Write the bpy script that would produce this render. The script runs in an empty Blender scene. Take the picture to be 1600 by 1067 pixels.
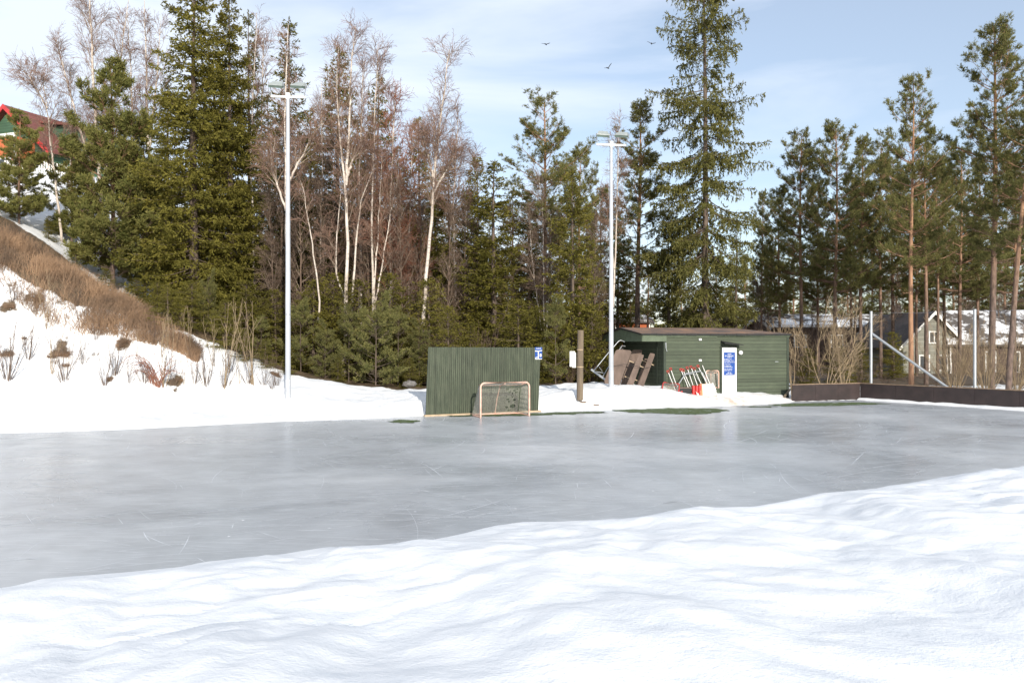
import bpy, math, random
import numpy as np
from mathutils import Vector, Matrix, Euler

# ------------------------------------------------------------------ camera, world, sun, exposure
SC = bpy.context.scene
COL = SC.collection
CAMH = 2.67
F = 1245.0                       # focal length in photo pixels (1600 wide)
cam = bpy.data.cameras.new('camera')
cam.sensor_width = 36.0
cam.lens = 36.0 * F / 1600.0
cam.clip_end = 2000
cam.clip_start = 0.05
camo = bpy.data.objects.new('camera', cam)
COL.objects.link(camo)
camo.location = (0, 0, CAMH)
camo.rotation_euler = (math.radians(90), 0, 0)
SC.camera = camo
SUN_EL = math.radians(21.5)
SUN_AZ = math.radians(163)       # clockwise from +Y
w = bpy.data.worlds.new('World')
SC.world = w
w.use_nodes = True
nt = w.node_tree
nt.nodes.clear()
N = nt.nodes.new
out = N('ShaderNodeOutputWorld'); bg = N('ShaderNodeBackground'); sky = N('ShaderNodeTexSky')
sky.sky_type = 'NISHITA'; sky.sun_disc = False
sky.sun_elevation = SUN_EL; sky.sun_rotation = SUN_AZ
sky.air_density = 1.0; sky.dust_density = 0.6; sky.ozone_density = 1.4; sky.altitude = 200
tc = N('ShaderNodeTexCoord'); mp = N('ShaderNodeMapping')
mp.inputs['Scale'].default_value = (1.1, 1.1, 5.5)
mp.inputs['Rotation'].default_value = (0.10, 0.22, 0.3)
n1 = N('ShaderNodeTexNoise'); n1.inputs['Scale'].default_value = 1.7; n1.inputs['Detail'].default_value = 6; n1.inputs['Roughness'].default_value = 0.55
n1.inputs['Distortion'].default_value = 0.4
cr = N('ShaderNodeValToRGB')
cr.color_ramp.elements[0].position = 0.36; cr.color_ramp.elements[0].color = (0.30, 0.30, 0.30, 1)
cr.color_ramp.elements[1].position = 0.70; cr.color_ramp.elements[1].color = (0.86, 0.86, 0.86, 1)
mx = N('ShaderNodeMixRGB'); mx.inputs['Color2'].default_value = (5.95, 6.4, 7.1, 1)
L = nt.links.new
L(tc.outputs['Generated'], mp.inputs['Vector']); L(mp.outputs['Vector'], n1.inputs['Vector'])
sx_ = N('ShaderNodeSeparateXYZ'); L(tc.outputs['Generated'], sx_.inputs['Vector'])      # the veil thickens towards the west
vl = N('ShaderNodeMath'); vl.operation = 'MULTIPLY_ADD'; vl.inputs[1].default_value = -.32; L(sx_.outputs['X'], vl.inputs[0]); L(n1.outputs['Fac'], vl.inputs[2])
L(vl.outputs[0], cr.inputs['Fac']); L(cr.outputs['Color'], mx.inputs['Fac'])
L(sky.outputs['Color'], mx.inputs['Color1']); L(mx.outputs['Color'], bg.inputs['Color'])
bg.inputs['Strength'].default_value = 0.118
L(bg.outputs['Background'], out.inputs['Surface'])
sl = bpy.data.lights.new('sun', 'SUN'); sl.energy = 3.5; sl.angle = math.radians(0.6); sl.color = (1.0, 0.93, 0.82)
so = bpy.data.objects.new('sun', sl); COL.objects.link(so)
sdir = Vector((math.sin(SUN_AZ) * math.cos(SUN_EL), math.cos(SUN_AZ) * math.cos(SUN_EL), math.sin(SUN_EL)))
so.rotation_euler = (-sdir).to_track_quat('-Z', 'Y').to_euler()
so.location = (20, -40, 30)
SC.view_settings.view_transform = 'Standard'
SC.view_settings.look = 'None'
SC.view_settings.exposure = 0.53
SC.view_settings.gamma = 1
SC.cycles.max_bounces = 6
SC.cycles.transparent_max_bounces = 6

def PX(px, py, D):
    """a photo pixel at depth D as a world point"""
    return ((px - 800.0) / F * D, D, CAMH - (py - 533.5) / F * D)
def GX(px, py, z=0.0):
    D = (CAMH - z) * F / (py - 533.5)
    return ((px - 800.0) / F * D, D)

# ------------------------------------------------------------------ noise
_rs = np.random.RandomState(7)
_perm = _rs.permutation(256)
_perm = np.concatenate([_perm, _perm])
_ang = _rs.uniform(0, 2 * np.pi, 256)
_gx, _gy = np.cos(_ang), np.sin(_ang)
def noise2(x, y, seed=0):
    x = np.asarray(x, float) + seed * 17.31; y = np.asarray(y, float) + seed * 9.77
    xi = np.floor(x).astype(int); yi = np.floor(y).astype(int)
    xf = x - xi; yf = y - yi
    u = xf * xf * xf * (xf * (xf * 6 - 15) + 10); v = yf * yf * yf * (yf * (yf * 6 - 15) + 10)
    def g(ix, iy, dx, dy):
        h = _perm[(_perm[ix & 255] + iy) & 255]
        return _gx[h] * dx + _gy[h] * dy
    a = g(xi, yi, xf, yf); b = g(xi + 1, yi, xf - 1, yf)
    c = g(xi, yi + 1, xf, yf - 1); d = g(xi + 1, yi + 1, xf - 1, yf - 1)
    return (a + (b - a) * u) * (1 - v) + (c + (d - c) * u) * v
def fbm(x, y, o=4, seed=0, gain=0.5):
    s = 0; a = 1.0; f = 1.0
    for k in range(o):
        s = s + a * noise2(x * f, y * f, seed + k * 3); a *= gain; f *= 2.03
    return s
def sstep(t):
    t = np.clip(t, 0, 1); return t * t * (3 - 2 * t)

# ------------------------------------------------------------------ mesh helpers
def mesh_q(name, V, Q, mats=(), mi=None, smooth=True):
    V = np.ascontiguousarray(V, dtype=np.float32); Q = np.ascontiguousarray(Q, dtype=np.int32)
    me = bpy.data.meshes.new(name)
    me.vertices.add(len(V)); me.vertices.foreach_set('co', V.ravel())
    me.loops.add(Q.size); me.loops.foreach_set('vertex_index', Q.ravel())
    me.polygons.add(len(Q)); me.polygons.foreach_set('loop_start', np.arange(0, Q.size, 4, dtype=np.int32))
    try: me.polygons.foreach_set('loop_total', np.full(len(Q), 4, dtype=np.int32))
    except Exception: pass
    if mi is not None: me.polygons.foreach_set('material_index', np.ascontiguousarray(mi, dtype=np.int32))
    me.polygons.foreach_set('use_smooth', np.full(len(Q), bool(smooth)))
    for m in mats: me.materials.append(m)
    me.update(calc_edges=True)
    return me
class G:
    """collects shapes; build() links them as ONE mesh object"""
    def __init__(s): s.V = []; s.Q = []; s.M = []; s.n = 0
    def add(s, V, Q, m=0):
        V = np.asarray(V, float).reshape(-1, 3); Q = np.asarray(Q, int).reshape(-1, 4)
        s.V.append(V); s.Q.append(Q + s.n); s.M.append(np.full(len(Q), m)); s.n += len(V)
        return s
    def box(s, x0, x1, y0, y1, z0, z1, m=0, M=None):
        V = np.array([[x, y, z] for z in (z0, z1) for y in (y0, y1) for x in (x0, x1)], float)
        if M is not None: V = np.array([M @ Vector(v) for v in V])
        return s.add(V, [[0, 2, 3, 1], [4, 5, 7, 6], [0, 1, 5, 4], [2, 6, 7, 3], [0, 4, 6, 2], [1, 3, 7, 5]], m)
    def hexa(s, P, m=0):      # 8 points: bottom ring 4, top ring 4
        return s.add(P, [[0, 3, 2, 1], [4, 5, 6, 7], [0, 1, 5, 4], [1, 2, 6, 5], [2, 3, 7, 6], [3, 0, 4, 7]], m)
    def beam(s, a, b, w_, t_, m=0, up=(0, 0, 1)):
        a = np.array(a, float); b = np.array(b, float); d = b - a; d /= np.linalg.norm(d)
        u = np.cross(d, up)
        if np.linalg.norm(u) < 1e-3: u = np.cross(d, (1, 0, 0))
        u /= np.linalg.norm(u); v = np.cross(u, d)
        r = [(-1, -1), (1, -1), (1, 1), (-1, 1)]
        P = [a + u * i * w_ / 2 + v * j * t_ / 2 for i, j in r] + [b + u * i * w_ / 2 + v * j * t_ / 2 for i, j in r]
        return s.hexa(P, m)
    def tube(s, pts, r, sides=8, m=0, cap=True):
        P = np.array(pts, float)[None]; R = np.broadcast_to(np.asarray(r, float), (P.shape[1],))[None]
        V, Q = tubes(P, R, sides); s.add(V, Q, m)
        if cap:
            for e in (0, -1):
                ring = V.reshape(P.shape[1], sides, 3)[e]
                s.add(np.vstack([ring, P[0, e][None]]), [[sides, k, (k + 1) % sides, (k + 2) % sides] for k in range(0, sides, 2)], m)
        return s
    def build(s, name, mats, parent=None, smooth=False):
        if not isinstance(mats, (list, tuple)): mats = [mats]
        me = mesh_q(name, np.vstack(s.V), np.vstack(s.Q), mats, np.concatenate(s.M), smooth)
        return link(name, me, parent)
def link(name, me, parent=None):
    o = bpy.data.objects.new(name, me); COL.objects.link(o)
    if parent is not None: o.parent = parent
    return o
def tubes(P, R, S):
    """P (M,N,3) paths, R (M,N) radii -> verts, quads"""
    M_, N_ = P.shape[:2]
    T = np.gradient(P, axis=1); T /= np.linalg.norm(T, axis=2, keepdims=True) + 1e-9
    ref = np.where(np.abs(T[..., 2:3]) < 0.8, np.array([0, 0, 1.0]), np.array([1.0, 0, 0]))
    ref = np.broadcast_to(ref[:, :1], T.shape)
    U = np.cross(T, ref); nu = np.linalg.norm(U, axis=2, keepdims=True); U = U / (nu + 1e-6)
    W = np.cross(T, U)
    a = np.arange(S) * 2 * np.pi / S
    V = P[:, :, None] + R[:, :, None, None] * (U[:, :, None] * np.cos(a)[None, None, :, None] + W[:, :, None] * np.sin(a)[None, None, :, None])
    base = (np.arange(M_) * N_ * S)[:, None, None]
    i = (np.arange(N_ - 1) * S)[None, :, None]; j = np.arange(S)[None, None, :]; j2 = (j + 1) % S
    Q = np.stack([base + i + j, base + i + j2, base + i + S + j2, base + i + S + j], -1).reshape(-1, 4)
    return V.reshape(-1, 3), Q
def leaves(P, D, Ln, Wd, rng):
    """slender leaf faces from P along D"""
    n = len(P)
    S = np.cross(D, rng.normal(size=(n, 3))); S /= np.linalg.norm(S, axis=1, keepdims=True) + 1e-9
    Ln = np.broadcast_to(Ln, (n,))[:, None]; Wd = np.broadcast_to(Wd, (n,))[:, None]
    V = np.stack([P, P + D * Ln * .45 + S * Wd / 2, P + D * Ln, P + D * Ln * .45 - S * Wd / 2], 1).reshape(-1, 3)
    return V, np.arange(n * 4).reshape(-1, 4)
def unit(v): return v / (np.linalg.norm(v, axis=-1, keepdims=True) + 1e-9)
def along(P, idx, s):
    n = P.shape[1] - 1; f = np.clip(s, 0, .9999) * n; i = f.astype(int); t = (f - i)[:, None]
    a = P[idx, i]; b = P[idx, i + 1]
    return a + (b - a) * t, unit(b - a)
def sprout(P, n_per, s0, s1, lenf, ang, rng, bend=0.0, N_=5, jit=.12, perp=None, spow=1.0):
    """children growing from parent paths"""
    M_ = P.shape[0]; n_per = np.broadcast_to(n_per, (M_,)).astype(int)
    idx = np.repeat(np.arange(M_), n_per); n = len(idx)
    s = s0 + (s1 - s0) * rng.uniform(size=n) ** spow
    pos, tan = along(P, idx, s)
    q = rng.normal(size=(n, 3)) if perp is None else perp(n, tan)
    q = unit(q - tan * (q * tan).sum(1, keepdims=True))
    a = ang + rng.normal(size=n) * .18
    d = unit(np.cos(a)[:, None] * tan + np.sin(a)[:, None] * q)
    Ln = lenf(idx, s, rng) if callable(lenf) else np.full(n, lenf)
    pts = [pos]; step = (Ln / (N_ - 1))[:, None]
    for k in range(N_ - 1):
        pts.append(pts[-1] + d * step)
        d = unit(d + np.array([0, 0, 1.0]) * bend / (N_ - 1) + rng.normal(size=(n, 3)) * jit)
    return np.stack(pts, 1), Ln, s, idx
def taper(n, N_, r0, r1):
    t = np.linspace(0, 1, N_)[None]; r0 = np.broadcast_to(r0, (n,))[:, None]; r1 = np.broadcast_to(r1, (n,))[:, None]
    return r0 * (1 - t) + r1 * t

# ------------------------------------------------------------------ tagging
def tag(o, label=None, cat=None, group=None, kind=None):
    if label: o['label'] = label
    if cat: o['category'] = cat
    if group: o['group'] = group
    if kind: o['kind'] = kind
    return o
def empty(name, loc, rz=0, sc=1.0):
    o = bpy.data.objects.new(name, None); COL.objects.link(o)
    o.location = loc; o.rotation_euler = (0, 0, rz); o.scale = (sc, sc, sc) if not hasattr(sc, '__len__') else sc
    o.empty_display_size = .3
    return o

# ------------------------------------------------------------------ materials
def newmat(name):
    m = bpy.data.materials.new(name); m.use_nodes = True
    t = m.node_tree; b = t.nodes['Principled BSDF']
    return m, t, b
def coords(t, kind='Object', scale=(1, 1, 1), rot=(0, 0, 0)):
    c = t.nodes.new('ShaderNodeTexCoord'); mp_ = t.nodes.new('ShaderNodeMapping')
    mp_.inputs['Scale'].default_value = scale; mp_.inputs['Rotation'].default_value = rot
    t.links.new(c.outputs[kind], mp_.inputs['Vector']); return mp_.outputs['Vector']
def tnoise(t, vec, scale, detail=4, rough=.55, dist=0):
    n = t.nodes.new('ShaderNodeTexNoise'); n.inputs['Scale'].default_value = scale
    n.inputs['Detail'].default_value = detail; n.inputs['Roughness'].default_value = rough; n.inputs['Distortion'].default_value = dist
    if vec is not None: t.links.new(vec, n.inputs['Vector'])
    return n.outputs['Fac']
def ramp(t, fac, stops):
    r = t.nodes.new('ShaderNodeValToRGB'); e = r.color_ramp.elements
    while len(e) < len(stops): e.new(.5)
    for k, (p, c) in enumerate(stops):
        e[k].position = p; e[k].color = (*c, 1) if len(c) == 3 else c
    t.links.new(fac, r.inputs['Fac']); return r.outputs['Color']
def mixc(t, fac, a, b, mode='MIX'):
    m = t.nodes.new('ShaderNodeMixRGB'); m.blend_type = mode
    for k, v in (('Fac', fac), ('Color1', a), ('Color2', b)):
        if hasattr(v, 'links') or hasattr(v, 'is_linked'): t.links.new(v, m.inputs[k])
        elif k == 'Fac': m.inputs[k].default_value = v
        else: m.inputs[k].default_value = (*v, 1)
    return m.outputs['Color']
def bump(t, b, h, strength=.3, dist=.02):
    n = t.nodes.new('ShaderNodeBump'); n.inputs['Strength'].default_value = strength; n.inputs['Distance'].default_value = dist
    t.links.new(h, n.inputs['Height']); t.links.new(n.outputs['Normal'], b.inputs['Normal'])
def plain(name, c1, c2=None, scale=6, rough=.6, metal=0, stretch=(1, 1, 1), bstr=.2, detail=5):
    m, t, b = newmat(name)
    c2 = c2 or tuple(x * .75 for x in c1)
    v = coords(t, 'Object', stretch)
    f = tnoise(t, v, scale, detail)
    t.links.new(ramp(t, f, [(.32, c2), (.68, c1)]), b.inputs['Base Color'])
    b.inputs['Roughness'].default_value = rough; b.inputs['Metallic'].default_value = metal
    if bstr: bump(t, b, f, bstr, .01)
    return m
def foliage(name, c1, c2, c3, trans=.34, scale=1.3):
    m, t, b = newmat(name); t.nodes.remove(b); o = t.nodes['Material Output']
    v = coords(t, 'Object')
    oi = t.nodes.new('ShaderNodeObjectInfo')
    f = tnoise(t, v, scale, 3); g = tnoise(t, v, 9, 2)
    ca = ramp(t, f, [(.35, c1), (.65, c2)])
    cb = mixc(t, ramp(t, g, [(.5, (0, 0, 0)), (.72, (.8, .8, .8))]), ca, c3)
    hv = t.nodes.new('ShaderNodeHueSaturation')
    mr = t.nodes.new('ShaderNodeMapRange'); mr.inputs['To Min'].default_value = .88; mr.inputs['To Max'].default_value = 1.2
    t.links.new(oi.outputs['Random'], mr.inputs['Value']); t.links.new(mr.outputs['Result'], hv.inputs['Value'])
    t.links.new(cb, hv.inputs['Color'])
    d = t.nodes.new('ShaderNodeBsdfDiffuse'); tr = t.nodes.new('ShaderNodeBsdfTranslucent'); mx_ = t.nodes.new('ShaderNodeMixShader')
    t.links.new(hv.outputs['Color'], d.inputs['Color']); t.links.new(hv.outputs['Color'], tr.inputs['Color'])
    mx_.inputs['Fac'].default_value = trans
    t.links.new(d.outputs['BSDF'], mx_.inputs[1]); t.links.new(tr.outputs['BSDF'], mx_.inputs[2])
    t.links.new(mx_.outputs['Shader'], o.inputs['Surface'])
    return m
M = {}
M['spruce'] = foliage('spruce_needles', (.105, .100, .024), (.182, .162, .036), (.28, .24, .065))
M['spruce_pale'] = foliage('spruce_needles_pale', (.085, .085, .028), (.145, .138, .044), (.23, .20, .07))
M['pine'] = foliage('pine_needles', (.115, .120, .046), (.195, .188, .070), (.30, .26, .10))
M['pine_bright'] = foliage('young_pine_needles', (.135, .145, .045), (.225, .215, .070), (.31, .27, .10))
M['twig'] = plain('brown_twigs', (.17, .115, .08), (.09, .06, .045), 3, .8, bstr=0)
M['twig_purple'] = plain('purple_birch_twigs', (.22, .130, .092), (.135, .082, .060), 2, .8, bstr=0)
M['twig_red'] = plain('reddish_twigs', (.28, .115, .065), (.17, .075, .05), 2, .8, bstr=0)
M['twig_pale'] = plain('pale_twigs', (.36, .27, .16), (.22, .16, .10), 3, .8, bstr=0)
M['dry'] = plain('dry_grass', (.44, .28, .165), (.14, .095, .065), .8, .9, bstr=0)
M['spruce_bark'] = plain('spruce_bark', (.16, .12, .09), (.07, .05, .04), 9, .9, stretch=(1, 1, .35), bstr=.6)
def pine_bark():
    m, t, b = newmat('pine_bark')
    v = coords(t, 'Object', (1, 1, .3)); f = tnoise(t, v, 9, 5)
    low = ramp(t, f, [(.35, (.07, .05, .04)), (.65, (.18, .125, .10))])  # own grey-brown of low bark, darkened further with shade put into the colour
    high = ramp(t, f, [(.35, (.20, .11, .06)), (.65, (.38, .22, .13))])
    c = t.nodes.new('ShaderNodeTexCoord'); s = t.nodes.new('ShaderNodeSeparateXYZ'); t.links.new(c.outputs['Generated'], s.inputs['Vector'])
    r = ramp(t, s.outputs['Z'], [(.25, (0, 0, 0)), (.62, (1, 1, 1))])
    t.links.new(mixc(t, r, low, high), b.inputs['Base Color']); b.inputs['Roughness'].default_value = .9
    bump(t, b, f, .7, .03); return m
M['pine_bark'] = pine_bark()
def birch_bark():
    m, t, b = newmat('birch_bark')
    v = coords(t, 'Object', (3, 3, 14)); f = tnoise(t, v, 1.0, 4, .65)
    v2 = coords(t, 'Object', (1, 1, 1)); g = tnoise(t, v2, 1.6, 4, .6)
    k = ramp(t, f, [(.58, (0, 0, 0)), (.64, (1, 1, 1))])
    c0 = ramp(t, g, [(.35, (.40, .33, .27)), (.6, (.62, .55, .48))])
    t.links.new(mixc(t, k, c0, (.12, .10, .08)), b.inputs['Base Color']); b.inputs['Roughness'].default_value = .7
    return m
M['birch_bark'] = birch_bark()
def snow_mat():
    m, t, b = newmat('snow')
    v = coords(t, 'Object'); f = tnoise(t, v, 11, 6, .6); g = tnoise(t, v, 2.2, 5, .55)
    att = t.nodes.new('ShaderNodeAttribute'); att.attribute_name = 'cover'
    sep = t.nodes.new('ShaderNodeSeparateColor'); t.links.new(att.outputs['Color'], sep.inputs['Color'])
    snowc = ramp(t, g, [(.3, (.80, .82, .84)), (.7, (.90, .90, .90))])
    h = tnoise(t, v, 1.3, 6, .7)
    dirt = ramp(t, h, [(.46, (0, 0, 0)), (.64, (1, 1, 1))])
    dm = t.nodes.new('ShaderNodeMath'); dm.operation = 'MULTIPLY'; t.links.new(dirt, dm.inputs[0]); t.links.new(sep.outputs['Green'], dm.inputs[1])
    snowc = mixc(t, dm.outputs['Value'], snowc, (.60, .45, .36))
    lit = ramp(t, tnoise(t, v, 3.5, 6, .7), [(.3, (.06, .045, .030)), (.7, (.17, .12, .075))])
    ad = t.nodes.new('ShaderNodeMath'); ad.operation = 'ADD'; t.links.new(sep.outputs['Red'], ad.inputs[0])
    sb = t.nodes.new('ShaderNodeMath'); sb.operation = 'MULTIPLY_ADD'; t.links.new(tnoise(t, v, .9, 6, .65), sb.inputs[0]); sb.inputs[1].default_value = 1.2; sb.inputs[2].default_value = -.6
    t.links.new(sb.outputs['Value'], ad.inputs[1])
    cm = ramp(t, ad.outputs['Value'], [(.45, (0, 0, 0)), (.55, (1, 1, 1))])
    t.links.new(mixc(t, cm, snowc, lit), b.inputs['Base Color'])
    b.inputs['Roughness'].default_value = .55; b.inputs['Specular IOR Level'].default_value = .25
    a2 = t.nodes.new('ShaderNodeMath'); a2.operation = 'MULTIPLY_ADD'; t.links.new(g, a2.inputs[0]); a2.inputs[1].default_value = 2.2; t.links.new(mixc(t, .5, f, tnoise(t, v, 38, 4, .6)), a2.inputs[2])
    bump(t, b, a2.outputs['Value'], .5, .028)
    return m
M['snow'] = snow_mat()
def ice_mat():
    m, t, b = newmat('ice')
    v = coords(t, 'Object', (.8, .9, 1), (0, 0, -.35))
    f = tnoise(t, v, .20, 5, .55, .6); g = tnoise(t, v, 1.4, 6, .6)
    c = ramp(t, f, [(.30, (.31, .33, .352)), (.45, (.40, .422, .445)), (.58, (.47, .488, .505)), (.72, (.58, .59, .60))])
    c2 = ramp(t, g, [(.3, (.88, .88, .88)), (.7, (1.12, 1.12, 1.12))])
    c = mixc(t, 1.0, c, c2, 'MULTIPLY')
    v3 = coords(t, 'Object', (1, 1, 1)); sp = tnoise(t, v3, 7, 5, .7)
    spk = ramp(t, sp, [(.62, (0, 0, 0)), (.75, (.45, .45, .45))])
    t.links.new(mixc(t, spk, c, (.75, .77, .8)), b.inputs['Base Color'])
    # dense fine skate cuts running several ways
    prev = mixc(t, spk, c, (.75, .77, .8))
    for rot, sc_, th_ in ((.22, 3.0, .60), (-.38, 2.4, .62), (1.15, 2.7, .64), (.05, 5.0, .61)):
        q = tnoise(t, coords(t, 'Object', (.35, 9, 1), (0, 0, rot)), sc_, 3, .5, .25)
        prev = mixc(t, ramp(t, q, [(th_, (0, 0, 0)), (th_ + .07, (.34, .34, .34))]), prev, (.72, .74, .77))
    t.links.new(prev, b.inputs['Base Color'])
    r = ramp(t, f, [(.3, (.20, .20, .20)), (.7, (.40, .40, .40))])
    t.links.new(r, b.inputs['Roughness']); b.inputs['IOR'].default_value = 1.31
    b.inputs['Specular IOR Level'].default_value = .5
    v4 = coords(t, 'Object', (1, 1, 1)); h = tnoise(t, v4, 3.0, 6, .6)
    bump(t, b, h, .12, .02)
    return m
M['ice'] = ice_mat()
M['scratch'] = plain('skate_scratches', (.80, .82, .85), (.58, .60, .63), 5, .6, bstr=0)
M['turf'] = plain('artificial_turf', (.085, .125, .032), (.045, .070, .018), 14, .9, bstr=.6)
_t = M['turf'].node_tree; _b = _t.nodes['Principled BSDF']; _l = _b.inputs['Base Color'].links[0].from_socket      # slush lying on the turf
_t.links.new(mixc(_t, ramp(_t, tnoise(_t, coords(_t, 'Object', (1, 2, 1)), 2.6, 6, .7), [(.56, (0, 0, 0)), (.66, (.9, .9, .9))]), _l, (.50, .52, .53)), _b.inputs['Base Color'])
def boards_mat(name, c1, c2, axis, pitch, gap=.06, rough=.8):
    """painted boards: grain + a dark groove every pitch metres along an object axis"""
    m, t, b = newmat(name)
    st = [6, 6, 6]; st[2 if axis != 2 else 0] = .8
    v = coords(t, 'Object', tuple(st)); f = tnoise(t, v, 2.2, 6, .6)
    c = t.nodes.new('ShaderNodeTexCoord'); s = t.nodes.new('ShaderNodeSeparateXYZ'); t.links.new(c.outputs['Object'], s.inputs['Vector'])
    d = t.nodes.new('ShaderNodeMath'); d.operation = 'DIVIDE'; t.links.new(s.outputs[axis], d.inputs[0]); d.inputs[1].default_value = pitch
    fl = t.nodes.new('ShaderNodeMath'); fl.operation = 'FLOOR'; t.links.new(d.outputs[0], fl.inputs[0])
    wn = t.nodes.new('ShaderNodeTexWhiteNoise'); wn.noise_dimensions = '1D'; t.links.new(fl.outputs[0], wn.inputs['W'])
    fr = t.nodes.new('ShaderNodeMath'); fr.operation = 'FRACT'; t.links.new(d.outputs[0], fr.inputs[0])
    gr = ramp(t, fr.outputs[0], [(gap, (.25, .25, .25)), (gap + .05, (1, 1, 1))])
    base = ramp(t, f, [(.3, c2), (.7, c1)])
    tone = ramp(t, wn.outputs['Value'], [(0, (.82, .82, .82)), (1, (1.12, 1.12, 1.12))])
    col = mixc(t, 1.0, mixc(t, 1.0, base, tone, 'MULTIPLY'), gr, 'MULTIPLY')
    vw = coords(t, 'Object', (1, 1, 1))
    fade = ramp(t, tnoise(t, vw, .9, 5, .65), [(.3, (.86, .86, .86)), (.7, (1.15, 1.13, 1.10))])
    col = mixc(t, 1.0, col, fade, 'MULTIPLY')
    scuff = ramp(t, tnoise(t, vw, 13, 3, .8), [(.70, (0, 0, 0)), (.76, (.35, .35, .35))])
    col = mixc(t, scuff, col, (.30, .31, .27))
    t.links.new(col, b.inputs['Base Color']); b.inputs['Roughness'].default_value = rough
    bump(t, b, fr.outputs[0], .35, .02)
    return m
M['siding'] = boards_mat('green_siding', (.080, .098, .064), (.056, .072, .046), 2, .155, .07)
M['panelwood'] = boards_mat('green_slats', (.090, .105, .070), (.045, .060, .038), 0, .075, .16)
M['green_trim'] = plain('green_trim', (.115, .145, .095), (.08, .105, .066), 4, .7)
M['dark_green'] = plain('dark_green_trim', (.035, .05, .032), (.022, .03, .02), 4, .7)
M['felt'] = plain('roof_felt', (.26, .155, .10), (.085, .072, .07), 1.3, .9, stretch=(1, 1, 1))
M['black'] = plain('black_edge', (.02, .02, .02), (.012, .012, .012), 4, .7)
M['white'] = plain('white_paint', (.80, .79, .76), (.70, .69, .66), 3, .5, bstr=.05)
M['blue'] = plain('sign_blue', (.016, .075, .32), (.012, .062, .27), 3, .4, bstr=0)
M['rink'] = plain('brown_rink_board', (.045, .030, .028), (.026, .018, .017), 2.5, .45, bstr=.15)
M['rinktop'] = plain('worn_board_top', (.30, .21, .14), (.18, .12, .08), 5, .8)
M['steel'] = plain('galvanised_steel', (.50, .52, .54), (.40, .42, .44), 5, .45, .55, bstr=.05)
M['polepaint'] = plain('grey_pole_paint', (.50, .52, .55), (.42, .44, .47), 2, .45, .15, bstr=.05)
M['lampgrey'] = plain('lamp_housing', (.33, .36, .35), (.25, .28, .27), 5, .5, bstr=.05)
M['lampgreen'] = plain('lamp_side', (.13, .18, .15), (.09, .12, .1), 5, .5, bstr=.05)
M['glass'] = plain('dark_glass', (.05, .06, .07), (.03, .035, .04), 2, .12, bstr=0)
M['salmon'] = plain('faded_red_paint', (.78, .55, .45), (.66, .36, .27), 5, .6, bstr=.1)
M['net'] = plain('net_cord', (.42, .41, .36), (.30, .29, .26), 9, .9, bstr=0)
M['wood_old'] = plain('weathered_wood', (.22, .17, .115), (.12, .09, .065), 7, .9, stretch=(1, 1, .15), bstr=.5)
M['tablewood'] = plain('brown_stained_wood', (.17, .12, .095), (.10, .07, .055), 5, .8, stretch=(1, 1, .2), bstr=.3)
M['paleend'] = plain('pale_wood', (.50, .38, .25), (.36, .27, .18), 5, .8)
M['red'] = plain('red_plastic', (.50, .035, .03), (.36, .02, .02), 3, .4, bstr=0)
M['orange'] = plain('orange_plastic', (.75, .22, .08), (.62, .16, .06), 3, .5, bstr=0)
M['cloth'] = plain('white_canvas', (.70, .64, .55), (.58, .52, .44), 4, .8)
M['rock'] = plain('grey_rock', (.20, .19, .18), (.14, .13, .13), 3, .9, bstr=.6)
M['bird'] = plain('dark_feathers', (.06, .06, .07), (.03, .03, .035), 8, .8, bstr=0)
M['limb'] = plain('birch_limbs', (.31, .24, .18), (.19, .145, .11), 4, .8, bstr=0)
M['sunlit_bark'] = plain('sunlit_pine_bark', (.42, .24, .14), (.24, .13, .08), 7, .9, stretch=(1, 1, .3), bstr=.5)  # lighter orange copy of the pine bark, sunlight put into its colour
# ------------------------------------------------------------------ terrain
near_px = [(0, 917), (50, 904), (80, 900), (190, 893), (270, 885), (310, 877), (375, 870), (440, 862), (515, 851), (560, 853), (625, 850), (685, 838), (750, 822), (800, 814),
           (960, 809), (1040, 796), (1100, 791), (1160, 788), (1260, 770), (1350, 762), (1415, 751), (1500, 737), (1560, 734), (1600, 729)]
near = [GX(a, b, .14) for a, b in near_px]
near = [(-30, 2.0), (-18, 4.5), (-9.5, 6.6)] + near + [(13.5, 17.6), (18, 19.3), (26, 21.5)]
far_px = [(0, 677), (110, 674), (200, 671), (330, 664), (430, 659), (520, 656), (600, 653), (665, 649)]
far = [(-34, 20.5), (-22, 22.0)] + [GX(a, b) for a, b in far_px] + [(-2.9, 28.6), (1.15, 30.3)] + [GX(a, b) for a, b in [(880, 641.5), (945, 640), (1010, 637), (1060, 636), (1110, 635), (1160, 633), (1236, 629)]]
BA = GX(1238, 627.5); BB = GX(1344, 624.3); BC = GX(1600, 640.5)
bdir = np.array(BC) - np.array(BB); bdir /= np.linalg.norm(bdir)
BD = tuple(np.array(BB) + bdir * 20)
boards = [BA, BB, BC, BD]
poly = np.array(far + [(p[0], p[1]) for p in boards] + near[::-1])
def sdist(x, y):
    """signed distance to the rink outline, positive outside"""
    x = np.asarray(x, float); y = np.asarray(y, float)
    best = np.full(x.shape, 1e9); inside = np.zeros(x.shape, bool)
    n = len(poly)
    for i in range(n):
        ax, ay = poly[i]; bx, by = poly[(i + 1) % n]
        dx, dy = bx - ax, by - ay
        t = np.clip(((x - ax) * dx + (y - ay) * dy) / (dx * dx + dy * dy + 1e-12), 0, 1)
        best = np.minimum(best, np.hypot(x - ax - t * dx, y - ay - t * dy))
        c = (ay > y) != (by > y)
        inside ^= c & (x < (bx - ax) * (y - ay) / (by - ay + 1e-12) + ax)
    return np.where(inside, -best, best)
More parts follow.
